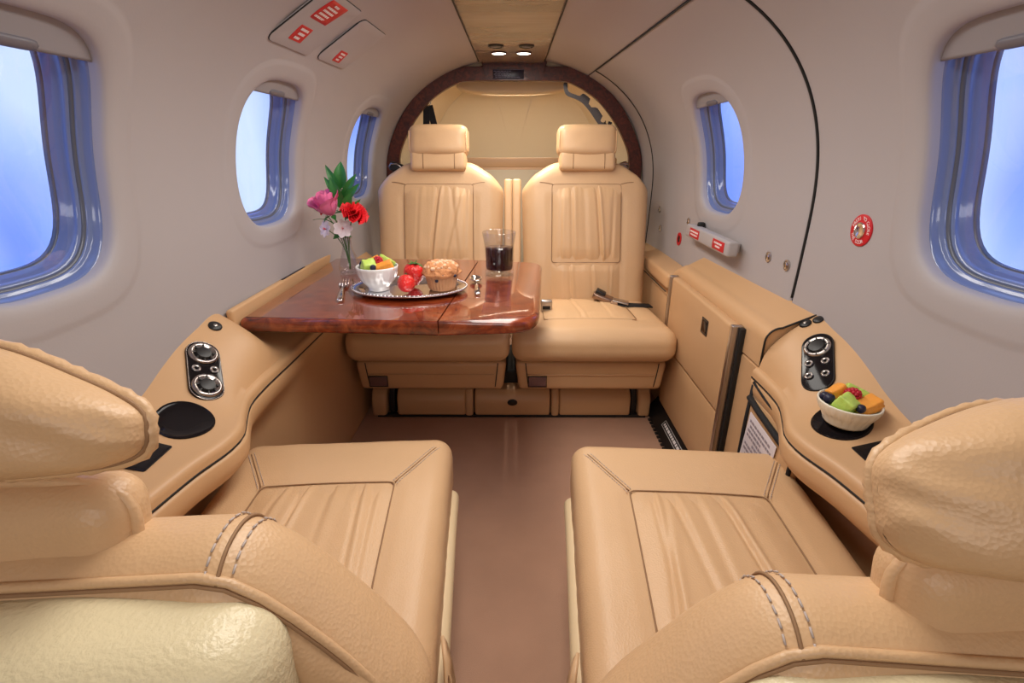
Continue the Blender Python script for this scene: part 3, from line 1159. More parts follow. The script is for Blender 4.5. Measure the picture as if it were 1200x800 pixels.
# ------------------------------------------------------------------ rear seats
def rear_seat(x, label, bx, panel_pleats, belt):
    t = thing('rear_seat', label, 'seat', Tm(x, 0, 0), 'rear bench seats')
    # cushion: y 1.36..1.84, top about z 0.34 at the nose
    w, l, h = 0.499, 0.485, 0.105
    cr = crown_fn(w, l, 0.012)

    def cfn(p):
        q = p.copy()
        if q.z > 0:
            q.z += cr(q.x, q.y) * 1.0
        # soft bulged nose, wrinkled
        nose = sstep(-0.10, -0.24, q.y)
        q.z *= 1 - 0.16 * sstep(-0.20, -0.2425, q.y)
        q += Vector((0, -1, 0.3)) * wrinkle(q, 0.0016, (60, 60, 25), x) * nose
        # dip where the side bolsters meet the panel
        q.z -= 0.006 * math.exp(-((abs(q.x) - 0.150) / 0.012) ** 2) * (1 if q.z > 0.02 and q.y > -0.13 else 0)
        return q
    T = Tm(0, 1.600, 0.300) @ Rm(-4.0, 'X')
    mesh('cushion', *g_rbox(w, l, h, 0.040, (26, 24, 4), cfn, 5), M_leather, t, T=T)
    zf = lambda a, b: h / 2 + cr(a, b)
    mesh('cushion_panel', *panel_mesh(-0.146, 0.146, -0.118, 0.215, zf, 0.005, [(-0.02, -0.05, 0.004, 0.004, 1, 1), (0.07, 0.055, 0.003, 0.004, 0.4, 1)], seed=x), M_leather_p, t, T=T)
    mesh('cushion_piping', *g_tube([T @ Vector(p) for p in rect_loop(-0.147, 0.147, -0.120, 0.214, zf, -0.0005)], 0.0013, 5, True), M_seam, t)
    # seat pan below the cushion
    pan = mesh('seat_pan', *g_rbox(0.478, 0.40, 0.098, 0.016, (8, 6, 3), lambda p: Vector((p.x * (1 - 0.05 * (0.5 - p.z / 0.098)), p.y, p.z))), M_vinyl, t, T=Tm(0.0, 1.618, 0.1985))
    for sx in (-0.206, 0.212):
        mesh('pan_seam', *g_tube([(sx * 1.0, 1.4185, 0.244), (sx * 0.99, 1.416, 0.225), (sx * 0.97, 1.416, 0.19), (sx * 0.955, 1.418, 0.163)], 0.0016, 5), M_gap, pan)
    mesh('pan_ridge', *g_rbox(0.40, 0.008, 0.004, 0.0018, (4, 1, 1)), M_vinyl, pan, T=Tm(0, 1.4165, 0.205))
    pl = mesh('rating_plate', *g_rbox(0.056, 0.004, 0.034, 0.002, (1, 1, 1)), mat('plate_violet_grey', (0.20, 0.12, 0.12), 0.25, metal=0.4), t, T=Tm(-0.168, 1.4155, 0.182))
    mesh('plate_frame', *g_tube([(-0.197, 1.4135, 0.164), (-0.139, 1.4135, 0.164), (-0.139, 1.4135, 0.200), (-0.197, 1.4135, 0.200)], 0.0018, 5, True), M_black, pl)
    # backrest, built lying down then stood up: local x = width, y = height, z = front
    bw, bl, bh = 0.470, 0.560, 0.110
    bc = crown_fn(bw, bl, 0.014)

    def bfn(p):
        q = p.copy()
        a = abs(q.x)
        drop = 0.056 * sstep(0.100, 0.225, a) + 0.016 * sstep(0.18, 0.235, a)
        f = max(0.0, (q.y + bl / 2) / bl)
        q.y -= drop * f ** 1.4
        q.x *= 1 - 0.06 * (1 - f) + 0.0
        if q.z > 0:
            q.z += bc(q.x, q.y)
        q.z += wrinkle(q, 0.0012, (30, 30, 10), x + 3)
        if q.z > 0.03:
            q.z -= 0.006 * math.exp(-((a - 0.130) / 0.010) ** 2) * (1 if q.y < 0.15 else 0)
        return q
    B = Tm(bx, 1.800, 0.300) @ Rm(90 - 17.0, 'X')
    # after Rm(73,X): local y -> up and aft, local z -> toward the camera
    T = B @ Tm(0, bl / 2 - 0.02, 0.0)
    mesh('backrest', *g_rbox(bw, bl, bh, 0.050, (30, 30, 4), bfn, 5), M_leather, t, T=T)
    zb = lambda a, b: bh / 2 + bc(a, b)
    mesh('back_panel', *panel_mesh(-0.124, 0.124, -0.088, 0.190, zb, 0.006, panel_pleats, seed=x + 1.5, nx=70, ny=56), M_leather_p, t, T=T)
    mesh('lumbar_panel', *panel_mesh(-0.124, 0.124, -0.26, -0.094, zb, 0.007, [(-0.05, -0.06, 0.004, 0.004, 0.8, 1), (0.03, 0.02, 0.004, 0.004, 0.9, 1), (0.085, 0.09, 0.003, 0.003, 0.5, 1)], seed=x + 2.5), M_leather_p, t, T=T)
    mesh('panel_piping', *g_tube([T @ Vector(p) for p in rect_loop(-0.125, 0.125, -0.090, 0.191, zb, -0.0008)], 0.0016, 5, True), M_seam, t)
    for sx in (-1, 1):
        pth = []
        for k in range(13):
            f = k / 12
            px, py = sx * (0.122 + 0.085 * f), 0.190 + 0.030 * f - 0.028 * f * f
            pth.append(T @ Vector((px, py, zb(px, py) + 0.001 - 0.018 * sstep(0.45, 1, f))))
        mesh('shoulder_seam', *g_tube(pth, 0.0011, 5), M_seam, t)
    # headrest and its folded lower flap
    HT = T @ Tm(0, bl / 2, 0.012)

    def hfn(p):
        q = p.copy()
        q.z += 0.010 * max(0, 1 - (q.x / 0.11) ** 2) * (1 if q.z > 0 else 0) - 0.020 * (q.y / 0.06) * (1 if q.z > 0 else 0) * 0.4
        q.z += wrinkle(q, 0.0014, (35, 35, 20), x + 7)
        return q
    hd = mesh('headrest', *g_rbox(0.216, 0.112, 0.085, 0.030, (14, 8, 4), hfn, 5), M_leather, t, T=HT @ Tm(0, 0.066, 0.030) @ Rm(8, 'X'))
    lp = [HT @ Tm(0, 0.066, 0.030) @ Rm(8, 'X') @ Vector((px, py, 0.0385 - 0.0 * py)) for px, py in [(-0.101, 0.03), (-0.101, -0.036), (-0.090, -0.0475), (0.090, -0.0475), (0.101, -0.036), (0.101, 0.03)]]
    mesh('headrest_piping', *g_tube(lp, 0.0022, 6), M_leather, hd)
    fl = mesh('headrest_flap', *g_rbox(0.200, 0.068, 0.075, 0.016, (10, 4, 3), None, 4), M_leather, t, T=HT @ Tm(0, -0.010, 0.033))
    for sx in (-0.052, 0.060):
        mesh('flap_seam', *g_tube([HT @ Vector((sx, -0.040, 0.0690)), HT @ Vector((sx, -0.020, 0.0715)), HT @ Vector((sx, 0.012, 0.0715))], 0.0013, 5), M_seam, fl)
    return t


rear_seat(-0.263, 'tan leather rear seat partly behind the wooden table', -0.011,
          [(-0.030, 0.002, 0.008, 0.005, 1, 1), (0.070, 0.045, 0.003, 0.006, 0.3, 1), (-0.085, -0.07, 0.003, 0.006, 0.9, 0.2), (0.02, 0.085, 0.004, 0.006, 1.0, 0.2), (0.095, 0.10, 0.003, 0.005, 0.2, 1)], None)
rear_seat(0.242, 'tan leather rear seat beside the cabin door with a belt buckle on it', 0.019,
          [(-0.050, -0.056, 0.004, 0.006, 0.8, 1), (0.055, 0.035, 0.008, 0.005, 1, 1), (0.0, -0.01, 0.003, 0.008, 0.6, 0.4), (0.09, 0.10, 0.004, 0.006, 1, 0.3), (-0.095, -0.09, 0.003, 0.005, 1, 0.2)], None)

# folded centre armrest between the two backs
t = thing('folded_armrest', 'narrow tan armrest folded up between the two rear seat backs', 'armrest', Tm(-0.009, 1.86, 0.30))
for sx, w in ((-0.0145, 0.030), (0.0175, 0.032)):
    mesh('pad', *g_rbox(w, 0.06, 0.46, 0.008, (3, 2, 10)), M_leather, t, M=Tm(sx, 0.055, 0.235) @ Rm(-17, 'X'))

# seat base with two footwells boxes and a centre box
t = thing('drawer_unit', 'tan box with drawers at floor level under the rear seats', 'drawers', Tm(-0.009, 1.50, 0))


def chamf(p):
    q = p.copy()
    q.y += 0.022 * sstep(0.012, 0.045, q.z) if q.y < 0 else 0
    return q


for x0, x1, nm in ((-0.395, -0.158, 'drawer'), (-0.127, 0.133, 'centre_box'), (0.165, 0.410, 'drawer')):
    w = x1 - x0
    d = mesh(nm, *g_rbox(w, 0.30, 0.092, 0.010, (4, 4, 4), chamf), M_vinyl, t, M=Tm((x0 + x1) / 2, 0.152, 0.052))
    if nm == 'centre_box':
        mesh('latch', *g_lathe([(0, -0.003), (0.014, -0.003), (0.014, 0.003), (0.011, 0.005), (0, 0.005)], 20), M_black, d, M=Tm(0.0, -0.151, 0.008) @ Rm(90, 'X') @ Matrix.Diagonal((1.2, 0.8, 1, 1)))
for x0, x1 in ((-0.482, -0.432), (-0.160, -0.132), (0.137, 0.164), (0.437, 0.478)):
    mesh('rail', *g_rbox(x1 - x0, 0.30, 0.095, 0.010, (2, 4, 4), chamf), M_vinyl, t, M=Tm((x0 + x1) / 2, 0.15, 0.0515))
for x in (-0.415, -0.166, 0.150, 0.424):
    mesh('bracket', *g_rbox(0.020, 0.28, 0.100, 0.004, (1, 2, 2), chamf), M_black, t, M=Tm(x, 0.158, 0.052))
mesh('backing', *g_rbox(0.95, 0.25, 0.145, 0.01, (2, 2, 2)), M_gap, t, M=Tm(0, 0.20, 0.074))
mesh('bottom_strip', *g_rbox(0.93, 0.02, 0.010, 0.002, (2, 1, 1)), M_gap, t, M=Tm(0, 0.012, 0.0055))

# belts -----------------------------------------------------------------
t = thing('seat_belt_buckle', 'dark metal belt buckle and tan webbing lying on the right rear seat', 'buckle', Tm(0.350, 1.690, 0.343) @ Rm(-14, 'Z') @ Matrix.Scale(1.25, 4))
mesh('buckle_body', *g_rbox(0.062, 0.040, 0.018, 0.006, (3, 3, 1)), mat('bronze_metal', (0.30, 0.20, 0.15), 0.28, metal=0.9), t, M=Tm(-0.028, 0.012, 0.022) @ Rm(18, 'Y'))
mesh('release', *g_rbox(0.030, 0.028, 0.012, 0.004, (2, 2, 1)), M_black, t, M=Tm(-0.036, 0.016, 0.036) @ Rm(24, 'Y'))
mesh('tongue', *g_rbox(0.045, 0.030, 0.005, 0.002, (2, 2, 1)), M_steel, t, M=Tm(0.022, -0.006, 0.020) @ Rm(10, 'Y'))
mesh('lap_strap', *strap([(-0.05, -0.002, 0.012), (-0.02, -0.012, 0.011), (0.02, -0.012, 0.013), (0.065, 0.0, 0.010), (0.105, 0.02, 0.006)], 0.030, 0.003, (0, 1, 0)), M_strap, t)
mesh('strap_keeper', *g_rbox(0.02, 0.034, 0.010, 0.003, (1, 1, 1)), M_tanstrap, t, M=Tm(0.005, -0.010, 0.016))
t = thing('belt_receiver', 'small steel belt receiver standing beside the table corner on the right rear seat', 'buckle', Tm(0.108, 1.600, 0.342))
mesh('receiver_body', *g_rbox(0.040, 0.022, 0.050, 0.005, (2, 1, 3)), M_steel, t, M=Tm(0, 0, 0.030))
mesh('slot', *g_rbox(0.026, 0.003, 0.012, 0.001, (1, 1, 1), edge=1), M_gap, t, M=Tm(0, -0.0112, 0.030))
mesh('stalk', *g_rbox(0.024, 0.010, 0.03, 0.003, (1, 1, 2)), M_black, t, M=Tm(0, 0.002, 0.008))
for k, (x, lab, mm) in enumerate(((-0.447, 'dark shoulder belt guide on the outer shoulder of the left rear seat', M_black), (0.405, 'bronze shoulder belt guide on the outer shoulder of the right rear seat', MATS['bronze_metal']))):
    t = thing('belt_guide', lab, 'belt guide', Tm(x, 1.975, 0.790) @ Rm([18, -22][k], 'Y'), 'shoulder belt guides')
    mesh('guide_body', *g_rbox(0.056, 0.030, 0.034, 0.011, (3, 2, 2)), mm, t, M=Tm(0, 0, 0.012))
    mesh('guide_bar', *g_tube([(-0.026, -0.016, 0.006), (-0.020, -0.019, 0.020), (0.0, -0.020, 0.026), (0.020, -0.019, 0.020), (0.026, -0.016, 0.006)], 0.003, 8), M_nozzle, t)

# ------------------------------------------------------------------ front seats (backs toward the camera)
def front_seat(x, y, rz, mirror, label, recline, head_tilt, back_dz, pleats, seam_z=-0.006, head_dy=0.007, head_h=0.070, droop=0.026):
    """local +y is the way the seat faces (aft); local +x is toward the aisle when mirror = 1"""
    t = thing('club_seat', label, 'seat', Tm(x, y, 0) @ Rm(rz, 'Z'), 'aft facing club seats')
    w, l, h = 0.418, 0.560, 0.115
    cr = crown_fn(w, l, 0.010)

    def cfn(p):
        q = p.copy()
        if q.z > 0:
            q.z += cr(q.x, q.y)
        q.z += wrinkle(q, 0.0010, (18, 18, 10), x)
        s = sstep(0.16, 0.209, abs(q.x))
        q.x += wrinkle(q, 0.0012, (10, 55, 30), x + 5) * s
        if q.z > 0.03:
            q.z -= 0.004 * math.exp(-((abs(q.x) - 0.118) / 0.010) ** 2) * (1 if q.y < 0.116 else 0)
            q.z -= 0.004 * math.exp(-((q.y - 0.116) / 0.010) ** 2) * (1 if abs(q.x) < 0.118 else 0)
        return q
    T = Tm(0, 0, 0.262)
    mesh('cushion', *g_rbox(w, l, h, 0.036, (34, 36, 5), cfn, 6), M_leather, t, T=T)
    zf = lambda a, b: h / 2 + cr(a, b)
    mesh('cushion_panel', *panel_mesh(-0.117, 0.117, -0.22, 0.115, zf, 0.004, pleats, nx=80, ny=70, seed=x + 4, taper=-0.05), M_leather_p, t, T=T)
    mesh('cushion_piping', *g_tube([T @ Vector(p) for p in rect_loop(-0.118, 0.118, -0.221, 0.1165, zf, -0.0006, taper=-0.05)], 0.0013, 5, True), M_seam, t)
    for sx in (-1, 1):
        base = []
        for k in range(15):
            f = k / 14
            px, py = sx * (0.1155 + 0.078 * f), 0.115 + 0.138 * f
            base.append(Vector((px, py, zf(px, py) + 0.0004 - 0.010 * sstep(0.75, 1, f))))
        mesh('corner_seam', *g_tube([T @ p for p in base], 0.0012, 5), M_seam, t)
        off = Vector((sx * 0.0035, -0.0045, 0))
        for o in (off, -off):
            mesh('stitching', *stitches([T @ (p + o + Vector((0, 0, 0.0006))) for p in base], 0.007, 0.0045, 0.0007), M_stitch, t)
    # hard seat bucket
    mesh('seat_bucket', *g_rbox(0.448, 0.50, 0.160, 0.020, (6, 8, 4), lambda p: Vector((p.x * (1 - 0.10 * (0.5 - p.z / 0.160)), p.y, p.z - 0.02 * sstep(0.1, 0.26, p.y) * (1 if p.z > 0 else 0))), 4), M_shell_s, t, T=Tm(0, -0.03, 0.170))
    mesh('pedestal', *g_rbox(0.36, 0.42, 0.090, 0.010, (2, 2, 2)), M_black, t, T=Tm(0, -0.02, 0.0455))
    sx = mirror
    lp = mesh('side_loop', *strap([(sx * 0.217, -0.165, 0.290), (sx * 0.223, -0.190, 0.284), (sx * 0.230, -0.225, 0.235), (sx * 0.228, -0.25, 0.18)], 0.020, 0.004, (0.3 * sx, -0.4, -1)), M_leather, t)
    # backrest: local x = width, local y = up the back, local z = toward the sitter
    bw, bl, bh = 0.470, 0.415, 0.076

    def out(p, k=1.0):
        q = p.copy()
        a = abs(q.x)
        f = max(0, (q.y + bl / 2) / bl)
        q.y -= (0.125 * sstep(0.120, 0.250, a)) * f ** 1.5 * k
        return q

    def bfn(p):
        q = out(p)
        q.z += wrinkle(q, 0.0010, (16, 16, 10), x + 8)
        side = sstep(0.12, 0.22, abs(p.x)) * sstep(-0.2, 0.05, p.y)
        q += Vector((0.3, 0.5, 0)) * (wrinkle(p, 0.0030, (42, 10, 12), x + 2) + wrinkle(p, 0.0035, (55, 55, 6), x + 6)) * side
        return q
    B = Tm(0, -0.385, 0.270 + back_dz) @ Rm(90, 'X') @ Rm(-recline, 'X')
    # Rm(90,X): local y -> up, local z -> -y (toward the camera); so the sitter side is local -z
    T = B @ Tm(0, bl / 2, 0)
    mesh('backrest', *g_rbox(bw, bl, bh, 0.037, (40, 34, 5), bfn, 6), M_leather, t, T=T)
    # piping where the face leather meets the back band, following the outline
    def outline(inset, zz, n=60, lo=-0.10):
        pts = []
        hw, top = bw / 2 - inset, bl / 2 - inset
        raw = [(-hw, lo)] + [(-hw, lo + (top - 0.05 - lo) * k / 10) for k in range(1, 10)]
        r = 0.045
        for k in range(9):
            a = math.pi - math.pi / 2 * k / 8
            raw.append((-hw + r + r * math.cos(a), top - r + r * math.sin(a)))
        raw += [(-hw + r + (2 * hw - 2 * r) * k / 24, top) for k in range(1, 24)]
        for k in range(9):
            a = math.pi / 2 - math.pi / 2 * k / 8
            raw.append((hw - r + r * math.cos(a), top - r + r * math.sin(a)))
        raw += [(hw, top - 0.05 - (top - 0.05 - lo) * k / 10) for k in range(1, 11)]
        for px, py in raw:
            q = out(Vector((px, py, 0)))
            pts.append(Vector((q.x, q.y, zz)))
        return pts
    rim = outline(0.0085, 0.0255)
    mesh('back_piping', *g_tube([T @ p for p in rim], 0.0030, 6), M_leather, t)
    rim2 = outline(0.0110, 0.0285)
    mesh('back_seam', *g_tube([T @ p for p in rim2], 0.0014, 5), M_seam, t)
    # shoulder cross seams with double stitching
    for s2 in (-1, 1):
        for dx, kind in ((0.0, 'seam'), (-0.0065, 'st'), (0.0065, 'st')):
            pth = []
            for k in range(21):
                a = -0.35 + (math.pi / 2 + 1.15) * k / 20          # round the rim from the sitter side over to the back
                px = s2 * (0.130 + dx)
                r_ = 0.0376
                cz = -0.001
                if a < math.pi / 2:
                    zz, yy = cz - 0.0 - r_ * math.cos(a) * 1.0, bl / 2 - 0.037 + r_ * math.sin(a)
                else:
                    zz, yy = cz + 0.002 + r_ * math.sin(a - math.pi / 2) * 1.0, bl / 2 - 0.037 + r_ * math.cos(a - math.pi / 2)
                q = out(Vector((px, yy, zz)))
                pth.append(T @ q)
            if kind == 'seam':
                mesh('shoulder_seam', *g_tube(pth, 0.0012, 5), M_seam, t)
            else:
                mesh('stitching', *stitches(pth, 0.0075, 0.0050, 0.0007), M_stitch, t)
    # cream hard back shell
    def sfn(p):
        q = p.copy()
        a = abs(q.x)
        f = max(0, (q.y + 0.20) / 0.40)
        q.x *= 1 + 0.16 * (1 - f)
        q.y -= 0.010 * sstep(0.05, 0.17, a) * f
        q.z += 0.012 * max(0, 1 - (p.x / 0.18) ** 2) * (1 if p.z > 0 else 0)
        return q
    mesh('back_shell', *g_rbox(0.328, bl - 0.012, 0.066, 0.030, (30, 26, 4), sfn, 6), M_shell, t, T=T @ Tm(0, -0.005, 0.043))
    # headrest pillow and flap
    HT = T @ Tm(0, bl / 2, -0.006)

    def hfn(p):
        q = p.copy()
        e = sstep(0.03, 0.100, abs(q.x))
        q.z *= 1 - 0.30 * e ** 2
        q.y = q.y * (1 - 0.10 * e) - (droop * sstep(0.02, 0.104, abs(q.x)) * (q.y + head_h / 2) / head_h)
        q.z += (wrinkle(q, 0.0050, (12, 45, 20), x + 9) + 0.0016 * math.sin(q.y * 230 + q.x * 60 + 4 * noise.noise(q * 20))) * e * (1 if q.z > 0 else 0.3) + wrinkle(q, 0.0020, (25, 40, 20), x)
        return q
    hw_, hh_, ht_ = 0.208, head_h, 0.064
    P = HT @ Tm(-mirror * 0.010, 0.070 + head_dy, -0.004) @ Rm(-head_tilt, 'X')
    hd = mesh('headrest', *g_rbox(hw_, hh_, ht_, 0.0275, (26, 14, 6), hfn, 6), M_leather, t, T=P)
    loop = []
    zs = seam_z
    raw = round_poly([(-hw_ / 2, -hh_ / 2), (hw_ / 2, -hh_ / 2), (hw_ / 2, hh_ / 2), (-hw_ / 2, hh_ / 2)], 0.030, 9)
    sh_ = 0.0275 - math.sqrt(max(0, 0.0275 ** 2 - max(0, abs(zs) - ht_ / 2 + 0.0275) ** 2))
    fine = []
    for i, (px, py) in enumerate(raw):
        qx, qy = raw[(i + 1) % len(raw)]
        m = max(1, int(math.hypot(qx - px, qy - py) / 0.004))
        for k in range(m):
            ax, ay = px + (qx - px) * k / m, py + (qy - py) * k / m
            fine.append(hfn(Vector((ax * (1 - sh_ / (hw_ / 2)), ay * (1 - sh_ / (hh_ / 2)), zs + 0.003 * math.sin(ax * 40)))))
    mesh('headrest_piping', *g_tube([P @ q for q in fine], lambda f: 0.0038 + 0.0006 * math.sin(f * 420), 8, True), M_leather, hd)
    mesh('headrest_seam', *g_tube([P @ (q + Vector((0, 0, 0.0040))) for q in fine], 0.0014, 5, True), M_seam, hd)

    def ffn(p):
        q = p.copy()
        q.z += wrinkle(q, 0.003, (20, 30, 20), x + 12)
        return q
    fl = mesh('headrest_flap', *g_rbox(0.160, 0.066, 0.046, 0.022, (16, 8, 4), ffn, 5), M_leather, t, T=HT @ Tm(-mirror * 0.006, -0.002, -0.004) @ Rm(-12, 'X'))
    fp = []
    for k in range(40):
        a = math.pi * (-0.1 + 1.2 * k / 39)
        ex, ey = superell(0.0800, 0.0330, a, 3.5)
        fp.append(HT @ Tm(-mirror * 0.006, -0.002, -0.004) @ Rm(-12, 'X') @ Vector((ex, ey, 0.006)))
    mesh('flap_piping', *g_tube(fp, 0.0036, 6), M_leather, fl)
    return t


front_seat(-0.318, 0.600, 4.0, 1, 'tan leather club seat below the left forward window', 0.0, 22, -0.012,
           [(-0.045, -0.035, 0.006, 0.004, 1, 1), (0.085, 0.060, 0.005, 0.004, 0.0, 1), (0.020, 0.012, 0.003, 0.006, 0.0, 1), (-0.085, -0.075, 0.003, 0.005, 0, 1), (0.10, 0.085, 0.003, 0.004, 0.0, 1)])
front_seat(0.306, 0.578, -4.0, -1, 'tan leather club seat below the right forward window', 0.0, 34, -0.036,
           [(0.060, 0.030, 0.006, 0.004, 1, 1), (-0.020, -0.050, 0.004, 0.006, 0.3, 1), (-0.10, -0.06, 0.005, 0.005, 1, 0.2), (0.0, -0.01, 0.003, 0.006, 0.2, 1), (-0.085, -0.08, 0.003, 0.004, 0.0, 1)], -0.016, 0.002, 0.090, 0.020)
#PART3
# ------------------------------------------------------------------ side consoles
def wall_x(y, z):
    return sect(y, z / Z0 - 1 if z < Z0 else 0)[0]


#        y,     zw,    xi,    zi,    p,   lip
STN = [(-0.55, 0.470, 0.562, 0.450, 2.0, 1.0),
       (0.20, 0.470, 0.562, 0.450, 2.0, 1.0),
       (0.32, 0.470, 0.553, 0.450, 2.0, 1.0),
       (0.40, 0.470, 0.505, 0.451, 2.2, 1.0),
       (0.48, 0.472, 0.484, 0.452, 2.2, 1.0),
       (0.60, 0.480, 0.468, 0.450, 2.0, 1.0),
       (0.67, 0.492, 0.455, 0.446, 1.7, 1.0),
       (0.72, 0.506, 0.458, 0.444, 1.35, 0.9),
       (0.77, 0.526, 0.478, 0.445, 1.0, 0.5),
       (0.82, 0.543, 0.495, 0.447, 0.78, 0.15),
       (0.88, 0.555, 0.500, 0.448, 0.60, 0.0),
       (0.96, 0.562, 0.500, 0.448, 0.52, 0.0),
       (1.02, 0.508, 0.500, 0.447, 0.8, 0.0),
       (1.60, 0.503, 0.500, 0.447, 1.0, 0.0),
       (2.20, 0.500, 0.500, 0.447, 1.0, 0.0)]


def stn(y):
    y = max(STN[0][0], min(STN[-1][0] - 1e-6, y))
    for i, (a, b) in enumerate(zip(STN, STN[1:])):
        if a[0] <= y < b[0]:
            p0, p3 = STN[max(0, i - 1)], STN[min(len(STN) - 1, i + 2)]
            h = b[0] - a[0]
            t = (y - a[0]) / h
            out = []
            for k in range(1, 6):
                ma = (b[k] - p0[k]) / max(1e-6, b[0] - p0[0]) * h
                mb = (p3[k] - a[k]) / max(1e-6, p3[0] - a[0]) * h
                out.append((2 * t ** 3 - 3 * t * t + 1) * a[k] + (t ** 3 - 2 * t * t + t) * ma + (-2 * t ** 3 + 3 * t * t) * b[k] + (t ** 3 - t * t) * mb)
            return out


NT = 16


def con_top(y):
    zw, xi, zi, p, lip = stn(y)
    xw = wall_x(y, zw) + 0.004
    pts = []
    for k in range(NT + 1):
        f = k / NT
        g = 1 - (1 - f) ** p
        pts.append((xw + (xi + 0.012 - xw) * f, zw + (zi - zw) * g))
    for k in range(1, 6):
        a = math.pi / 2 * k / 5
        pts.append((xi + 0.012 - 0.012 * math.sin(a), zi - 0.012 + 0.012 * math.cos(a)))
    pts.append((xi, zi - 0.020))
    pts.append((xi + 0.006, zi - 0.0215))
    return pts


def con_low(y):
    xp = 0.552 - 0.030 * sstep(0.93, 1.08, y) + 0.020 * sstep(0.45, 0.30, y)
    zw, xi, zi, p, lip = stn(y)
    x1 = xi - 0.004 * lip
    pts = [(xi + 0.006, zi - 0.0235), (x1 + 0.002, zi - 0.026), (x1, zi - 0.030), (x1, zi - 0.046), (x1 + 0.003, zi - 0.058), (x1 + 0.010 + 0.004 * lip, zi - 0.072),
           (x1 + (xp - x1) * 0.62, zi - 0.092), (x1 + (xp - x1) * 0.9, zi - 0.115), (xp, zi - 0.15), (xp, 0.20), (xp, 0.08), (xp, 0.001)]
    return pts


def con_pt(side, y, f):
    """point, normal on the console top; f 0 wall .. 1 inner edge"""
    def P(yy, ff):
        zw, xi, zi, p, lip = stn(yy)
        xw = wall_x(yy, zw) + 0.004
        return Vector((side * (xw + (xi + 0.012 - xw) * ff), yy, zw + (zi - zw) * (1 - (1 - ff) ** p)))
    o = P(y, f)
    a = P(y, min(1, f + 0.03)) - P(y, max(0, f - 0.03))
    b = P(y + 0.01, f) - P(y - 0.01, f)
    nn = a.cross(b).normalized()
    if nn.z < 0:
        nn = -nn
    return o, nn, a.normalized(), b.normalized()


def con_frame(side, y, f):
    o, nn, a, b = con_pt(side, y, f)
    x = -b.cross(nn)              # across the console
    return frame_mat(o, nn, b.cross(nn))      # local y then runs aft


def console(side, ya, yb, label):
    t = thing('side_console', label, 'console', None, 'sidewall consoles')
    n = int((yb - ya) / 0.012) + 1
    ysl = [ya + (yb - ya) * k / (n - 1) for k in range(n)]

    def loft(prof):
        rows = [prof(y) for y in ysl]
        m = len(rows[0])
        V = [Vector((side * x, y, z)) for y, r in zip(ysl, rows) for (x, z) in r]
        F = [(i * m + k, i * m + k + 1, (i + 1) * m + k + 1, (i + 1) * m + k) for i in range(n - 1) for k in range(m - 1)]
        for i in (0, n - 1):
            pass
        return V, F
    mesh('console_top', *loft(con_top), M_vinyl, t, angle=55)
    lo = mesh('console_side', *loft(con_low), M_vinyl, t, angle=55)
    mesh('trim_strip', *g_tube([(side * (stn(y)[1] + 0.0012), y, stn(y)[2] - 0.0222) for y in ysl[::2]], 0.0022, 6), M_gap, t)
    # end closing faces
    pe = [(x, z) for x, z in con_top(yb)] + con_low(yb) + [(0.56, 0.001)]
    mesh('end_face', [Vector((side * x, yb, z)) for x, z in pe], [tuple(range(len(pe)))], M_vinyl, t, smooth=False)
    return t


left_con = console(-1, -0.50, 1.90, 'tan console along the left wall with two air nozzles and an empty cup holder')
right_con = console(1, -0.50, 0.945, 'tan console along the right wall with one air nozzle and four jacks')


def air_nozzle(parent, M, r):
    o = mesh('air_nozzle', *g_lathe([(r * 1.02, 0.0), (r * 1.02, 0.003), (r * 0.95, 0.0055), (r * 0.80, 0.006), (r * 0.66, 0.0035), (r * 0.60, 0.003)], 36), M_nozzle, parent, M=M)
    return o


def nozzle_core(parent, M, r):
    V, F = g_lathe([(0.0, 0.0075), (r * 0.35, 0.0075), (r * 0.50, 0.0068), (r * 0.56, 0.0045), (r * 0.60, 0.002)], 28)
    fins = [xf(g_rbox(r * 0.12, r * 0.30, 0.004, 0.0006, (1, 1, 1), edge=1), Rm(45 * k, 'Z') @ Tm(0, r * 0.70, 0.004)) for k in range(8)]
    return mesh('nozzle_core', *join((V, F), *fins), M_black, parent, M=M, angle=40)


def jack(parent, M, r=0.0065):
    return mesh('jack', *g_lathe([(0.0, -0.001), (r * 0.45, -0.001), (r * 0.5, 0.003), (r * 0.7, 0.0036), (r * 0.72, 0.0024), (r * 0.85, 0.0024), (r * 0.88, 0.0036), (r, 0.003), (r, 0.0)], 22), M_steel, parent, M=M, angle=40)


def cap_button(parent, M, r=0.0125, hole=True):
    o = mesh('button', *g_lathe([(r, 0.0), (r, 0.002), (r * 0.85, 0.0035), (0.0, 0.004)], 24), M_black, parent, M=M)
    if hole:
        mesh('button_centre', *g_lathe([(r * 0.3, 0.004), (r * 0.22, 0.0048), (0.0, 0.0048)], 14), M_steel, o)
    return o


def conform(side, yc, fc, outline, profile):
    """a fitting that follows the console top: outline [(dx, dy)], profile [(scale, height)]"""
    o, nn, a, b = con_pt(side, yc, fc)
    V, F = [], []
    n = len(outline)
    zw, xi, zi, pp, lip = stn(yc)
    for sc, hgt in profile:
        for dx, dy in outline:
            y = yc + dy * sc
            zw, xi, zi, pp, lip = stn(y)
            xw = wall_x(y, zw) + 0.004
            x = abs(o.x) + dx * sc
            f = max(0.0, min(1.0, (xw - x) / (xw - xi - 0.012)))
            V.append(con_pt(side, y, f)[0] + nn * hgt)
    for j in range(len(profile) - 1):
        for k in range(n):
            c, d = j * n + k, j * n + (k + 1) % n
            F.append((c, d, d + n, c + n))
    F.append(tuple((len(profile) - 1) * n + k for k in range(n)))
    return V, F


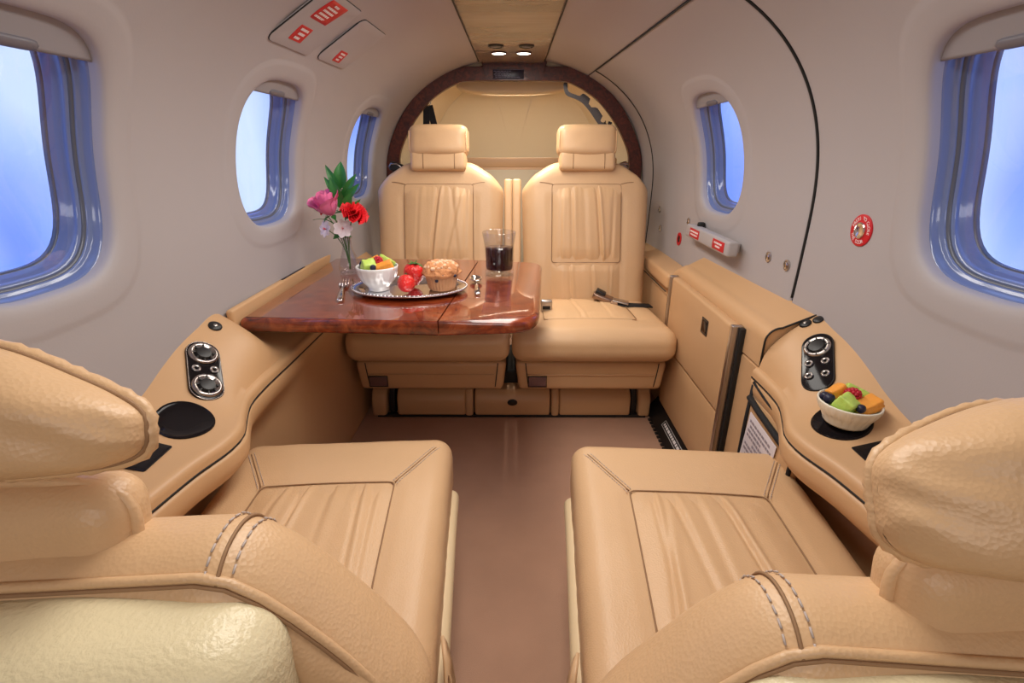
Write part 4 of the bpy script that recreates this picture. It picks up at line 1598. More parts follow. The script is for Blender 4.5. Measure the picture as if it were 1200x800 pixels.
# left controls
cm = con_frame(-1, 0.808, 0.48) @ Rm(22, 'Z')
cp = mesh('control_panel', *g_poly(capsule(0.0285, 0.068, 14), -0.002, 0.005, 0.0025, 3), M_gloss, left_con, M=cm, angle=50)
mesh('panel_rim', *g_tube([(x, y, 0.0045) for x, y in capsule(0.0272, 0.0668, 14)], 0.0009, 6, True), M_nozzle, cp)
for yy in (0.037, -0.037):
    air_nozzle(cp, Tm(0, yy, 0.004), 0.0245)
    nozzle_core(cp, Tm(0, yy, 0.004), 0.0245)
for xx in (-0.0145, 0.0145):
    jack(cp, Tm(xx, 0.0, 0.005), 0.0075)
cap_button(left_con, con_frame(-1, 0.915, 0.22))
ch = mesh('cup_holder', *conform(-1, 0.697, 0.52, circle(0.040, 36), [(1.04, 0.0), (1.03, 0.002), (0.99, 0.0025), (0.95, 0.0012), (0.6, 0.0012), (0.3, 0.0012)]), M_gloss, left_con, angle=50)
rm = con_frame(-1, 0.608, 0.50)
ash = mesh('switch_plate', *conform(-1, 0.608, 0.50, rrect(0.024, 0.031, 0.003), [(1.0, 0.0), (1.0, 0.0015), (0.97, 0.002), (0.6, 0.002), (0.3, 0.002)]), M_gloss, left_con, angle=50)
mesh('indicator', *g_lathe([(0.0022, 0.0), (0.0022, 0.0006), (0, 0.0008)], 12), M_red, ash, M=rm @ Tm(0.0, 0.004, 0.002))

# right controls
cm = con_frame(1, 0.836, 0.50) @ Rm(-22, 'Z')
cp = mesh('control_panel', *g_poly(capsule(0.0275, 0.068, 14), -0.002, 0.005, 0.0025, 3), M_gloss, right_con, M=cm, angle=50)
mesh('panel_rim', *g_tube([(x, y, 0.0045) for x, y in capsule(0.0262, 0.0668, 14)], 0.0008, 6, True), M_black, cp)
nz = mesh('air_nozzle', *g_lathe([(0.0235, 0.0), (0.0235, 0.003), (0.021, 0.0055), (0.019, 0.006), (0.0165, 0.0045)], 36), M_steel, cp, M=Tm(0, 0.034, 0.004))
nozzle_core(cp, Tm(0, 0.034, 0.004), 0.026)
for xx in (-0.0135, 0.0135):
    for yy in (-0.004, -0.033):
        jack(cp, Tm(xx, yy, 0.005), 0.0072)
cap_button(right_con, con_frame(1, 0.938, 0.28), 0.0115, True)
cap_button(right_con, con_frame(1, 0.930, 0.02), 0.0105, False) if False else None
cap_button(right_con, con_frame(1, 0.9290, 0.10), 0.0100, False)
mesh('cup_holder', *conform(1, 0.700, 0.55, circle(0.040, 36), [(1.04, 0.0), (1.03, 0.002), (0.99, 0.0025), (0.95, 0.0012), (0.6, 0.0012), (0.3, 0.0012)]), M_gloss, right_con, angle=50)
mesh('switch_plate', *conform(1, 0.612, 0.55, rrect(0.024, 0.031, 0.003), [(1.0, 0.0), (1.0, 0.0015), (0.97, 0.002), (0.6, 0.002), (0.3, 0.002)]), M_gloss, right_con, angle=50)
# magazine pocket on the right console side
pk = mesh('pocket', *g_rbox(0.014, 0.185, 0.330, 0.006, (1, 4, 8)), M_vinyl, right_con, M=Tm(0.509, 0.842, 0.225))
pk['label'] = 'magazine pocket with a black elastic edge'
edge = [(-0.011, 0.0905, 0.160), (-0.012, 0.045, 0.152), (-0.012, -0.045, 0.140), (-0.011, -0.088, 0.135)]
mesh('pocket_edge', *g_tube(edge, 0.0065, 8), M_strap, pk)
mesh('pocket_edge', *g_tube([(p[0] + 0.004, p[1], p[2] + 0.034) for p in edge], 0.0035, 8), M_strap, pk)
mesh('pocket_lining', *g_grid(6, 3, lambda u, v: (-0.006, 0.09 - 0.18 * u, 0.15 + 0.040 * v - 0.012 * u)), M_tanstrap, pk)
for yy in (0.0915, -0.089):
    mesh('pocket_border', *g_tube([(-0.0065, yy, 0.188 - (0.02 if yy < 0 else 0)), (-0.009, yy, 0.10), (-0.009, yy, -0.10), (-0.008, yy, -0.16)], 0.0042, 8), M_strap, pk)
pp = thing('paper_card', 'printed white card tucked in the magazine pocket', 'card', Tm(0.4988, 0.868, 0.275))
mesh('sheet', *g_rbox(0.0015, 0.115, 0.155, 0.0005, (1, 3, 3), edge=1), M_paper, pp, M=Rm(6, 'X'))
text_bars('print', pp, Rm(6, 'X') @ Tm(-0.0012, 0, 0.0) @ Rm(-90, 'Y') @ Rm(-90, 'Z'), 0.098, 0.135, [(0, 0.9), (0.05, 1), (0, 0.6), (0.0, 0.95), (0.3, 0.7), (0, 1), (0, 0.9), (0.1, 0.8), (0, 0.95), (0, 0.5), (0, 0.9), (0.2, 0.8)], M_ink, 21)

# ------------------------------------------------------------------ right cabinet
cab = thing('side_cabinet', 'tan cabinet under the door window with two steel edged doors', 'cabinet', Tm(0, 0, 0))


def cab_prof(y):
    e = sstep(1.52, 1.575, y)
    zw = 0.563 - 0.004 * (y - 0.95) / 0.6 - 0.03 * e
    xw = wall_x(y, zw) + 0.004
    xi = 0.516
    zi = 0.512 - 0.02 * e
    pts = []
    for k in range(9):
        f = k / 8
        pts.append((xw + (xi + 0.030 - xw) * f, zw + (zi + 0.022 - zw) * f))
    for k in range(1, 8):
        a = math.pi / 2 * k / 7
        pts.append((xi + 0.030 - 0.030 * math.sin(a), zi - 0.008 + 0.030 * math.cos(a)))
    pts += [(xi, 0.446), (xi + 0.006, 0.4445), (xi + 0.006, 0.4405), (xi, 0.439), (xi, 0.30), (xi, 0.15), (xi, 0.001)]
    return pts


ysl = [0.951 + (1.575 - 0.951) * k / 60 for k in range(61)]
rows = [cab_prof(y) for y in ysl]
m_ = len(rows[0])
V = [Vector((x, y, z)) for y, r in zip(ysl, rows) for x, z in r]
F = [(i * m_ + k, i * m_ + k + 1, (i + 1) * m_ + k + 1, (i + 1) * m_ + k) for i in range(60) for k in range(m_ - 1)]
b0 = len(V)
for r, yy in ((rows[0], ysl[0]), (rows[-1], ysl[-1])):
    s0 = len(V)
    V += [Vector((x, yy, z)) for x, z in r] + [Vector((0.57, yy, 0.001))]
    F.append(tuple(range(s0, len(V))))
mesh('cabinet_body', V, F, M_vinyl, cab, angle=45)
mesh('front_gap', *g_tube([(x - 0.0005, 0.9485, z) for x, z in rows[0][:-4]], 0.0022, 6), M_gap, cab)
dr = mesh('door', *g_rbox(0.026, 0.445, 0.228, 0.008, (1, 6, 4), None, 3), M_vinyl, cab, M=Tm(0.506, 1.287, 0.386))
dr['label'] = 'upper door with black recessed pull'
mesh('recessed_pull', *g_poly(rrect(0.021, 0.021, 0.003), 0, 0.0018, 0.0006, 2), M_black, dr, M=Tm(-0.0130, -0.080, 0.058) @ Rm(-90, 'Y') @ Rm(-90, 'Z'))
mesh('pull_face', *g_poly(rrect(0.016, 0.015, 0.002), 0.0016, 0.0022, 0.0002, 1), M_gloss, dr, M=Tm(-0.0132, -0.080, 0.058) @ Rm(-90, 'Y') @ Rm(-90, 'Z'))
lw = mesh('lower_door', *g_rbox(0.018, 0.455, 0.205, 0.006, (1, 6, 4), None, 3), M_vinyl, cab, M=Tm(0.509, 1.292, 0.163))
for yy, z0, z1 in ((1.053, 0.06, 0.503), (1.523, 0.27, 0.500)):
    mesh('steel_edge', *g_rbox(0.026, 0.014, z1 - z0, 0.003, (1, 1, 4)), M_steel, cab, M=Tm(0.503, yy, (z0 + z1) / 2))
mesh('edge_shadow_gap', *g_rbox(0.012, 0.012, 0.44, 0.002, (1, 1, 2)), M_gap, cab, M=Tm(0.511, 1.040, 0.28))

kk = thing('floor_vent_strip', 'black sloping floor vent strip with white print at the foot of the cabinet', 'strip', Tm(0, 0, 0))
V, F = join(g_grid(2, 2, lambda u, v: (0.470 + 0.040 * u, 1.10 + 0.46 * v, 0.004 + 0.052 * u)), g_grid(2, 2, lambda u, v: (0.470, 1.10 + 0.46 * v, 0.0005 + 0.0035 * u)),
            ([(0.470, 1.10, 0.0005), (0.510, 1.10, 0.0005), (0.510, 1.10, 0.056), (0.470, 1.10, 0.004)], [(0, 1, 2, 3)]), ([(0.470, 1.56, 0.0005), (0.510, 1.56, 0.0005), (0.510, 1.56, 0.056), (0.470, 1.56, 0.004)], [(0, 1, 2, 3)]),
            ([(0.510, 1.10, 0.0005), (0.510, 1.56, 0.0005), (0.510, 1.56, 0.056), (0.510, 1.10, 0.056)], [(0, 1, 2, 3)]))
mesh('strip_body', V, F, M_black, kk, smooth=False)
for k in range(14):
    mesh('vent_tooth', *g_rbox(0.010, 0.012, 0.006, 0.0015, (1, 1, 1), edge=1), M_black, kk, M=Tm(0.466, 1.20 + 0.022 * k, 0.0032))
sl = Matrix(((0, 0.609, -0.792, 0.4915), (-1, 0, 0, 1.33), (0, 0.792, 0.609, 0.0330), (0, 0, 0, 1)))
fr = mesh('label_frame', *g_tube([(-0.085, -0.010, 0), (0.085, -0.010, 0), (0.085, 0.010, 0), (-0.085, 0.010, 0)], 0.0008, 4, True), M_white, kk, M=sl)
text_bars('lettering', kk, sl, 0.155, 0.016, [(0, 1)], M_white, 31)

# ledges beside the rear seats
for sd, lab in ((1, 'tan leather ledge between the right rear seat and the cabin door'),):
    t = thing('side_ledge', lab, 'ledge', Tm(0, 0, 0))

    def led(p):
        q = p.copy()
        if q.x > 0:
            q.x += 0.0
        return q
    mesh('ledge_top', *g_rbox(0.082, 0.55, 0.05, 0.012, (2, 8, 2), lambda p: Vector((p.x, p.y, p.z + (0.010 if p.x > 0 else 0)))), M_vinyl, t, M=Tm(0.540, 1.852, 0.462))
    mesh('ledge_side', *g_rbox(0.050, 0.55, 0.43, 0.010, (1, 6, 6)), M_vinyl, t, M=Tm(0.546, 1.852, 0.2165))
    mesh('ledge_groove', *g_tube([(0.4985, 1.58, 0.432), (0.4985, 2.12, 0.432)], 0.0018, 6), M_gap, t)
    mesh('side_inset', *g_rbox(0.012, 0.20, 0.30, 0.005, (1, 2, 2)), M_vinyl, t, M=Tm(0.518, 1.70, 0.26))

# ------------------------------------------------------------------ table
def g_leaf(outline, soft, z0, z1, bev, bseg=5):
    n = len(outline)
    P = [Vector((x, y, 0)) for x, y in outline]
    nor = []
    for i in range(n):
        a, b, c = P[i - 1], P[i], P[(i + 1) % n]
        t_ = ((b - a).normalized() + (c - b).normalized())
        nor.append(Vector((t_.y, -t_.x, 0)).normalized())
    rings = []
    for k in range(bseg + 1):
        a = math.pi / 2 * k / bseg
        rings.append((bev * (1 - math.sin(a)), z0 + bev * (1 - math.cos(a))))
    for k in range(bseg + 1):
        a = math.pi / 2 * k / bseg
        rings.append((bev * (1 - math.cos(a)), z1 - bev * (1 - math.sin(a))))
    V, F = [], []
    for ins, z in rings:
        for i in range(n):
            q = P[i] - nor[i] * ins * soft[i]
            V.append(Vector((q.x, q.y, z)))
    for j in range(len(rings) - 1):
        for i in range(n):
            a, b = j * n + i, j * n + (i + 1) % n
            F.append((a, b, b + n, a + n))
    F.append(tuple(range(n)))
    F.append(tuple((len(rings) - 1) * n + i for i in range(n)))
    return V, F


TZ = 0.540
tb = thing('fold_out_table', 'glossy burl wood fold-out table laid with food', 'table', Tm(0, 0, 0))
pa = [(-0.584, 0.985), (-0.1595, 0.970), (-0.1135, 1.560), (-0.584, 1.600)]
la = round_poly(pa, [0.012, 0.001, 0.001, 0.03], 8)
sa = [0.08 if (abs(y - 0.970) < 0.004 and x > -0.165) or (abs(y - 1.560) < 0.004 and x > -0.12) else 1.0 for x, y in la]
mesh('table_leaf', *g_leaf(la, sa, TZ - 0.032, TZ, 0.0135), M_table, tb, angle=35)
pb = [(-0.1580, 0.970), (0.052, 0.972), (0.088, 1.535), (-0.1120, 1.560)]
lb = round_poly(pb, [0.001, 0.075, 0.055, 0.001], 10)
sb = [0.08 if (x < -0.150 and y < 0.98) or (x < -0.105 and y > 1.55) else 1.0 for x, y in lb]
mesh('table_leaf', *g_leaf(lb, sb, TZ - 0.032, TZ, 0.0135), M_table, tb, angle=35)
mesh('support_arm', *g_rbox(0.20, 0.30, 0.030, 0.008, (2, 2, 1)), M_steel, tb, M=Tm(-0.40, 1.30, TZ - 0.048))
mesh('hinge', *g_rbox(0.05, 0.05, 0.006, 0.002, (1, 1, 1)), M_steel, tb, M=Tm(-0.138, 1.25, TZ - 0.0355))
rl = thing('table_rail', 'tan leather rail with a black slot along the wall edge of the table', 'rail', Tm(0, 0, 0))
mesh('rail_body', *g_rbox(0.016, 0.70, 0.056, 0.006, (2, 10, 2)), M_vinyl, rl, M=Tm(-0.5935, 1.325, 0.533))
mesh('slot', *g_rbox(0.006, 0.145, 0.0015, 0.0005, (1, 4, 1), edge=1), M_black, rl, M=Tm(-0.5925, 1.30, 0.5613))
text_bars('lettering', rl, Tm(-0.5925, 1.30, 0.5623) @ Rm(90, 'Z'), 0.13, 0.003, [(0, 1)], M_print, 44)
#PART4
# ------------------------------------------------------------------ things on the table
tr = thing('serving_tray', 'oval silver tray on the table carrying a bowl, strawberries and a muffin', 'tray', Tm(-0.262, 1.200, TZ))
SX, SY = 0.145, 0.098
V, F = g_lathe([(0.0, 0.002), (0.55, 0.002), (0.74, 0.003), (0.80, 0.006), (0.86, 0.0105), (0.93, 0.0125), (0.975, 0.0135), (1.0, 0.0120), (0.985, 0.0095), (0.92, 0.0085), (0.84, 0.004), (0.76, 0.0008), (0.5, 0.0004), (0.0, 0.0004)], 64)
mesh('tray_body', [(v.x * SX, v.y * SY, v.z) for v in V], F, M_silver, tr)
mesh('beaded_rim', *join(*[g_tube([(SX * 0.985 * math.cos(a), SY * 0.985 * math.sin(a), 0.0135) for a in (2 * math.pi * k / 90, 2 * math.pi * (k + 0.8) / 90)], 0.0020, 6) for k in range(90)]), M_silver, tr)

TRZ = TZ + 0.0026


def fluted(n, amp):
    return lambda r, z, a, j: r * (1 + amp * max(0, min(1, (z - 0.012) / 0.02)) * min(1, max(0, (0.062 - z) / 0.015)) * math.cos(n * a)) if 3 <= j <= 12 else r


bw = thing('fruit_bowl', 'white fluted porcelain bowl of fruit on the silver tray', 'bowl', Tm(-0.340, 1.205, TRZ))
mesh('bowl_body', *g_lathe([(0.0, 0.004), (0.018, 0.003), (0.024, 0.0), (0.026, 0.002), (0.0255, 0.008), (0.032, 0.015), (0.041, 0.026), (0.0475, 0.040), (0.0505, 0.054), (0.0515, 0.060), (0.0500, 0.0615), (0.0480, 0.059), (0.0455, 0.046), (0.039, 0.031), (0.027, 0.018), (0.012, 0.012), (0.0, 0.0115)], 72, fluted(18, 0.022)), M_porc, bw)


def chunk(name, loc, size, rot, material, label, cat, seed, group):
    rnd = random.Random(seed)
    cut = [rnd.uniform(0.75, 1.0) for _ in range(8)]

    def fn(p):
        q = p.copy()
        o = (0 if q.x < 0 else 1) + (0 if q.y < 0 else 2) + (0 if q.z < 0 else 4)
        q *= cut[o] * 0.5 + 0.5
        q += Vector((1, 1, 1)) * noise.noise(q * 60 + Vector((seed, 0, 0))) * 0.0012
        return q
    o = mesh(name, *g_rbox(size[0], size[1], size[2], min(size) * 0.16, (5, 5, 5), fn), material, M=Tm(*loc) @ Rm(rot[0], 'X') @ Rm(rot[1], 'Y') @ Rm(rot[2], 'Z'), angle=50)
    return tag(o, label, cat, group)


def berry(loc, r, label, group):
    V, F = g_lathe([(0.0, -r)] + [(r * math.sin(a), -r * math.cos(a)) for a in [math.pi * k / 10 for k in range(1, 9)]] + [(r * 0.42, r * 0.92), (r * 0.34, r * 1.0), (r * 0.25, r * 0.84), (0.0, r * 0.80)], 18)
    return tag(mesh('blueberry', V, F, M_blue, M=Tm(*loc) @ Rm(35, 'X') @ Rm(20, 'Y')), label, 'blueberry', group)


def raspberry(loc, r, label, group):
    parts = []
    ga = math.pi * (3 - math.sqrt(5))
    for k in range(46):
        z = 1 - 2 * (k + 0.5) / 46
        a = ga * k
        rr = math.sqrt(1 - z * z)
        c = Vector((rr * math.cos(a) * r * 0.78, rr * math.sin(a) * r * 0.78, z * r * 0.95))
        V, F = g_lathe([(0.0, -1), (0.7, -0.7), (1, 0), (0.7, 0.7), (0, 1)], 7)
        parts.append(xf((V, F), Tm(*c) @ Matrix.Scale(r * 0.30, 4)))
    V, F = g_lathe([(0.0, -1), (0.7, -0.7), (1, 0), (0.7, 0.7), (0, 1)], 12)
    parts.append(xf((V, F), Matrix.Diagonal((r * 0.78, r * 0.78, r * 0.95, 1))))
    return tag(mesh('raspberry', *join(*parts), M_rasp, M=Tm(*loc) @ Rm(60, 'X') @ Rm(25, 'Y')), label, 'raspberry', group)


def fill_bowl(cx, cy, z, s, where, group, fy=1.0):
    """fy squeezes nothing: layout of the cut fruit; z is the rim height"""
    chunk('melon_chunk', (cx - 0.016 * s, cy - 0.014 * s, z + 0.004), (0.036 * s, 0.032 * s, 0.030 * s), (20, 15, 30), M_green_m, 'pale green melon chunk at the front left of the %s' % where, 'melon', 3, group)
    chunk('melon_chunk', (cx + 0.018 * s, cy + 0.020 * s, z + 0.006), (0.040 * s, 0.026 * s, 0.028 * s), (-15, 30, -20), M_green_m, 'pale green melon chunk at the back right of the %s' % where, 'melon', 5, group)
    chunk('melon_chunk', (cx + 0.021 * s, cy - 0.014 * s, z + 0.002), (0.046 * s, 0.030 * s, 0.024 * s), (12, -14, 15), M_orange_m, 'orange melon chunk at the front right of the %s' % where, 'melon', 8, group)
    chunk('melon_chunk', (cx - 0.012 * s, cy + 0.022 * s, z + 0.008), (0.034 * s, 0.022 * s, 0.024 * s), (-10, -25, 10), M_orange_m, 'orange melon chunk at the back of the %s' % where, 'melon', 11, group)
    raspberry((cx + 0.003 * s, cy + 0.003 * s, z + 0.013), 0.0125 * s, 'red raspberry in the middle of the %s' % where, group)
    berry((cx - 0.001 * s, cy - 0.030 * s, z + 0.004), 0.0078 * s, 'dark blueberry at the front of the %s' % where, group)
    berry((cx - 0.035 * s, cy + 0.004 * s, z + 0.005), 0.0095 * s, 'dark blueberry at the left rim of the %s' % where, group)
    berry((cx - 0.034 * s, cy + 0.018 * s, z + 0.003), 0.0085 * s, 'dark blueberry tucked behind another at the left of the %s' % where, group)
    # filling below, so that the fruit is heaped
    chunk('melon_chunk', (cx, cy, z - 0.016), (0.050 * s, 0.046 * s, 0.022 * s), (0, 0, 20), M_green_m, 'pale green melon chunk buried under the fruit of the %s' % where, 'melon', 14, group)


fill_bowl(-0.340, 1.205, TRZ + 0.058, 1.0, 'white bowl on the tray', 'fruit in the tray bowl')

# second bowl on the right console
o_, nn_, a_, b_ = con_pt(1, 0.700, 0.55)
bz = o_.z + 0.0035
b2 = thing('fruit_bowl', 'cream fluted dish of fruit in the right console cup holder', 'bowl', Tm(o_.x + 0.004, o_.y, bz))
mesh('bowl_body', *g_lathe([(0.0, 0.003), (0.026, 0.003), (0.031, 0.0), (0.0325, 0.003), (0.034, 0.010), (0.0385, 0.018), (0.0425, 0.025), (0.0445, 0.031), (0.0455, 0.035), (0.0455, 0.0365), (0.044, 0.0375), (0.0425, 0.036), (0.041, 0.028), (0.036, 0.016), (0.024, 0.009), (0.010, 0.007), (0.0, 0.007)], 72, lambda r, z, a, j: r * (1 + 0.02 * math.cos(24 * a)) if 4 <= j <= 7 else r), M_porc_c, b2)
fill_bowl(o_.x + 0.004, o_.y, bz + 0.034, 0.90, 'cream dish on the right console', 'fruit in the console dish')


def strawberry(loc, r, h, rot, label):
    t = thing('strawberry', label, 'strawberry', Tm(*loc) @ Rm(rot[0], 'X') @ Rm(rot[1], 'Y') @ Rm(rot[2], 'Z'), 'strawberries on the tray')
    prof = [(r * q_, h * z_) for q_, z_ in ((0, 0), (0.28, 0.025), (0.48, 0.09), (0.66, 0.19), (0.82, 0.33), (0.94, 0.48), (1.0, 0.63), (0.98, 0.76), (0.86, 0.88), (0.62, 0.96), (0.3, 1.0), (0, 0.98))]
    b = mesh('berry', *g_lathe(prof, 28), M_straw, t)
    seeds = []
    for i in range(7):
        zz = h * (0.18 + 0.11 * i)
        f = min(13, max(1, i * 2 + 1))
        rr = next((prof[j][0] + (prof[j + 1][0] - prof[j][0]) * (zz - prof[j][1]) / max(1e-6, prof[j + 1][1] - prof[j][1]) for j in range(len(prof) - 1) if prof[j][1] <= zz <= prof[j + 1][1]), r)
        for k in range(10):
            a = 2 * math.pi * (k + 0.5 * (i % 2)) / 10
            seeds.append(xf(g_lathe([(0, -1), (0.8, 0), (0, 1)], 5), Tm(rr * math.cos(a), rr * math.sin(a), zz) @ Matrix.Diagonal((0.0006, 0.0006, 0.0011, 1))))
    mesh('seeds', *join(*seeds), mat('strawberry_seed', (0.75, 0.45, 0.12), 0.5), b)
    for k in range(7):
        a = 2 * math.pi * k / 7

        def lf(u, v):
            wdt = 0.0052 * math.sin(math.pi * min(1, v * 0.92 + 0.08)) * (2 * u - 1)
            d = v * r * 0.95
            return (d * math.cos(a) - wdt * math.sin(a), d * math.sin(a) + wdt * math.cos(a), h * 1.0 + 0.003 - 0.010 * v * v + 0.006 * v ** 3 * (k % 3))
        mesh('sepal', *g_grid(5, 7, lf), M_leafg, t)
    mesh('stalk', *g_tube([(0, 0, h * 0.98), (0.001, 0.001, h * 1.08), (0.004, 0.002, h * 1.15)], 0.0011, 6), M_leafg, t)
    return t


strawberry((-0.258, 1.172, TRZ + 0.0206), 0.0215, 0.040, (118, 0, 0), 'front strawberry with its round tip toward the camera') if False else None
strawberry((-0.266, 1.148, TRZ + 0.0190), 0.0220, 0.040, (-78, 6, 0), 'front strawberry on the tray with its round end toward the camera')
strawberry((-0.259, 1.228, TRZ + 0.0035), 0.0270, 0.056, (-8, 8, 30), 'rear strawberry on the tray standing with its leaves up')

mf = thing('muffin', 'crumb topped blueberry muffin on the silver tray', 'muffin', Tm(-0.182, 1.212, TRZ))
mesh('paper_cup', *g_lathe([(0.0, 0.001), (0.030, 0.0005), (0.0325, 0.004), (0.036, 0.018), (0.0395, 0.032), (0.042, 0.042), (0.0405, 0.043), (0.036, 0.038), (0.0, 0.036)], 112, lambda r, z, a, j: r * (1 + (0.028 if 2 <= j <= 6 else 0) * math.cos(28 * a))), M_cup, mf)


def muf(r, z, a, j):
    return r * (1 + 0.10 * noise.noise(Vector((math.cos(a) * 2.2, math.sin(a) * 2.2, z * 60))) + 0.06 * noise.noise(Vector((math.cos(a) * 6, math.sin(a) * 6, z * 160))))


V, F = g_lathe([(0.0405, 0.036)] + [(0.047 * math.cos(a) ** 0.55 if a < 1.55 else 0.0, 0.042 + 0.028 * math.sin(a)) for a in [math.pi / 2 * k / 16 for k in range(17)]], 56, muf)
V = [v + Vector((0, 0, 0.006 * noise.noise(v * 75) + 0.004 * noise.noise(v * 170))) * (1 if v.z > 0.045 else 0.2) for v in V]
tp = mesh('muffin_top', V, F, M_muf, mf)
cr_ = []
rnd = random.Random(5)
for k in range(60):
    a, rr = rnd.uniform(0, 2 * math.pi), 0.040 * math.sqrt(rnd.random())
    zz = 0.042 + 0.028 * math.sqrt(max(0, 1 - (rr / 0.048) ** 2)) + 0.001
    s = rnd.uniform(0.0028, 0.0058)
    cr_.append(xf(g_rbox(2 * s, 1.6 * s, 1.4 * s, 0.5 * s, (1, 1, 1), None, 2), Tm(rr * math.cos(a), rr * math.sin(a), zz) @ Rm(rnd.uniform(0, 360), 'Z') @ Rm(rnd.uniform(-40, 40), 'X')))
mesh('crumbs', *join(*cr_), mat('sugar_crumb', (0.80, 0.48, 0.30), 0.7, var=(90, 0.35)), tp)
for k, (a, zz) in enumerate(((-1.75, 0.030), (-1.35, 0.043), (-0.6, 0.040))):
    rr = 0.0395 if zz < 0.035 else 0.0435
    V, F = g_lathe([(0, -1), (0.75, -0.65), (1, 0), (0.75, 0.65), (0, 1)], 10)
    mesh('baked_blueberry', *xf((V, F), Tm(rr * math.cos(a), rr * math.sin(a), zz) @ Matrix.Scale(0.0045, 4)), M_blue, mf)

# tumbler of dark drink
gl = thing('drink_tumbler', 'clear glass tumbler half full of a dark drink on the table', 'glass', Tm(-0.042, 1.375, TZ))
mesh('glass_body', *g_lathe([(0.0, 0.0008), (0.038, 0.0008), (0.0405, 0.003), (0.0405, 0.010), (0.0390, 0.016), (0.0390, 0.045), (0.0410, 0.080), (0.0470, 0.1180), (0.0464, 0.1190), (0.0455, 0.1180), (0.0395, 0.080), (0.0376, 0.045), (0.0376, 0.022), (0.036, 0.0165), (0.0, 0.0160)], 48), M_glass, gl)
mesh('drink', *g_lathe([(0.0, 0.0163), (0.0355, 0.0166), (0.0374, 0.022), (0.0374, 0.045), (0.0389, 0.0755), (0.0386, 0.0760), (0.0, 0.0758)], 48), M_drink, gl)

# cutlery -----------------------------------------------------------------
def cutlery_handle(L0, L1, w0, w1, z):
    def fn(p):
        return p
    pts = 14
    V, F = [], []
    for i in range(pts):
        f = i / (pts - 1)
        y = L0 + (L1 - L0) * f
        w = w0 + (w1 - w0) * f ** 1.5
        if f > 0.92:
            w *= 0.8
        th = 0.0014 + 0.0008 * math.sin(math.pi * f)
        zz = z + 0.006 * math.sin(math.pi * (1 - f)) * 0.7
        for a, b in ((-1, 0), (-0.6, -1), (0.6, -1), (1, 0), (0.6, 1), (-0.6, 1)):
            V.append((a * w / 2, y, zz + b * th))
    for i in range(pts - 1):
        for k in range(6):
            a, b = i * 6 + k, i * 6 + (k + 1) % 6
            F.append((a, b, b + 6, a + 6))
    F += [tuple(range(6)), tuple(len(V) - 6 + k for k in range(6))]
    return V, F


fk = thing('fork', 'silver fork lying on the table beside the vase', 'fork', Tm(-0.432, 1.205, TZ) @ Rm(14, 'Z'))
mesh('handle', *cutlery_handle(0.02, -0.105, 0.007, 0.019, 0.004), M_silver, fk)
mesh('fork_head', *g_grid(9, 8, lambda u, v: ((2 * u - 1) * (0.0045 + 0.0075 * math.sin(math.pi / 2 * v)), 0.018 + 0.028 * v, 0.0045 + 0.003 * (1 - v) - 0.002 * (1 - abs(2 * u - 1)) + 0.0)), M_silver, fk)
fk.children[-1].modifiers.new('thick', 'SOLIDIFY').thickness = 0.0016
for k in range(4):
    x = -0.0105 + 0.007 * k
    mesh('tine', *g_tube([(x, 0.045, 0.0045), (x, 0.060, 0.0035), (x * 1.05, 0.078, 0.0052), (x * 1.05, 0.086, 0.0085)], lambda f: 0.0019 - 0.0008 * f, 6), M_silver, fk)
sp = thing('spoon', 'silver spoon lying between the tray and the tumbler', 'spoon', Tm(-0.098, 1.245, TZ) @ Rm(6, 'Z'))
mesh('handle', *cutlery_handle(0.02, -0.085, 0.006, 0.018, 0.004), M_silver, sp)
mesh('spoon_bowl', *g_grid(13, 15, lambda u, v: ((2 * u - 1) * 0.0185 * math.sqrt(max(0, 1 - (2 * v - 1) ** 2)) * (0.85 + 0.15 * v), 0.014 + 0.060 * v, 0.0105 - 0.008 * max(0, 1 - (2 * u - 1) ** 2) * (1 - (2 * v - 1) ** 2))), M_silver, sp)
sp.children[-1].modifiers.new('thick', 'SOLIDIFY').thickness = 0.0014

# vase and flowers -----------------------------------------------------------
VX, VY = -0.468, 1.385
vs = thing('bud_vase', 'small clear glass bud vase at the wall side of the table', 'vase', Tm(VX, VY, TZ))
vp = [(0.0, 0.0008), (0.026, 0.0008), (0.0295, 0.004), (0.0305, 0.014), (0.028, 0.030), (0.021, 0.050), (0.0150, 0.068), (0.0130, 0.082), (0.0138, 0.094), (0.0170, 0.104), (0.0164, 0.1048), (0.0122, 0.094), (0.0113, 0.082), (0.0132, 0.068), (0.019, 0.050), (0.026, 0.030), (0.028, 0.014), (0.027, 0.007), (0.0, 0.005)]
mesh('vase_body', *g_lathe(vp, 40, lambda r, z, a, j: r * (1 + 0.015 * math.cos(8 * a))), M_glass, vs)


def bez(p0, p1, p2, n=10):
    p0, p1, p2 = Vector(p0), Vector(p1), Vector(p2)
    return [p0 * (1 - t) ** 2 + p1 * 2 * t * (1 - t) + p2 * t * t for t in [k / (n - 1) for k in range(n)]]


def petal_fn(r, hgt, open_, a0, width, ruffle=0.0, seed=0.0, tipcurl=0.3):
    def fn(u, v):
        a = a0 + width * (u - 0.5) * (0.55 + 0.45 * math.sin(math.pi * min(1, 0.25 + 0.6 * v)))
        rr = r * (0.18 + 0.82 * math.sin(math.pi / 2 * min(1, v * 1.25)) ** 0.8) * (1 + open_ * v * v)
        edge = abs(2 * u - 1)
        rr += r * tipcurl * max(0, v - 0.75) * 2
        z = hgt * v * (1 - 0.16 * edge ** 2 * v)
        w = ruffle * v * math.sin(u * 22 + seed)
        return ((rr + w) * math.cos(a), (rr + w) * math.sin(a), z + w * 0.6)
    return fn


def head_mat(base, p, d):
    z = Vector(d).normalized()
    return frame_mat(p, z, (1, 0.2, 0))


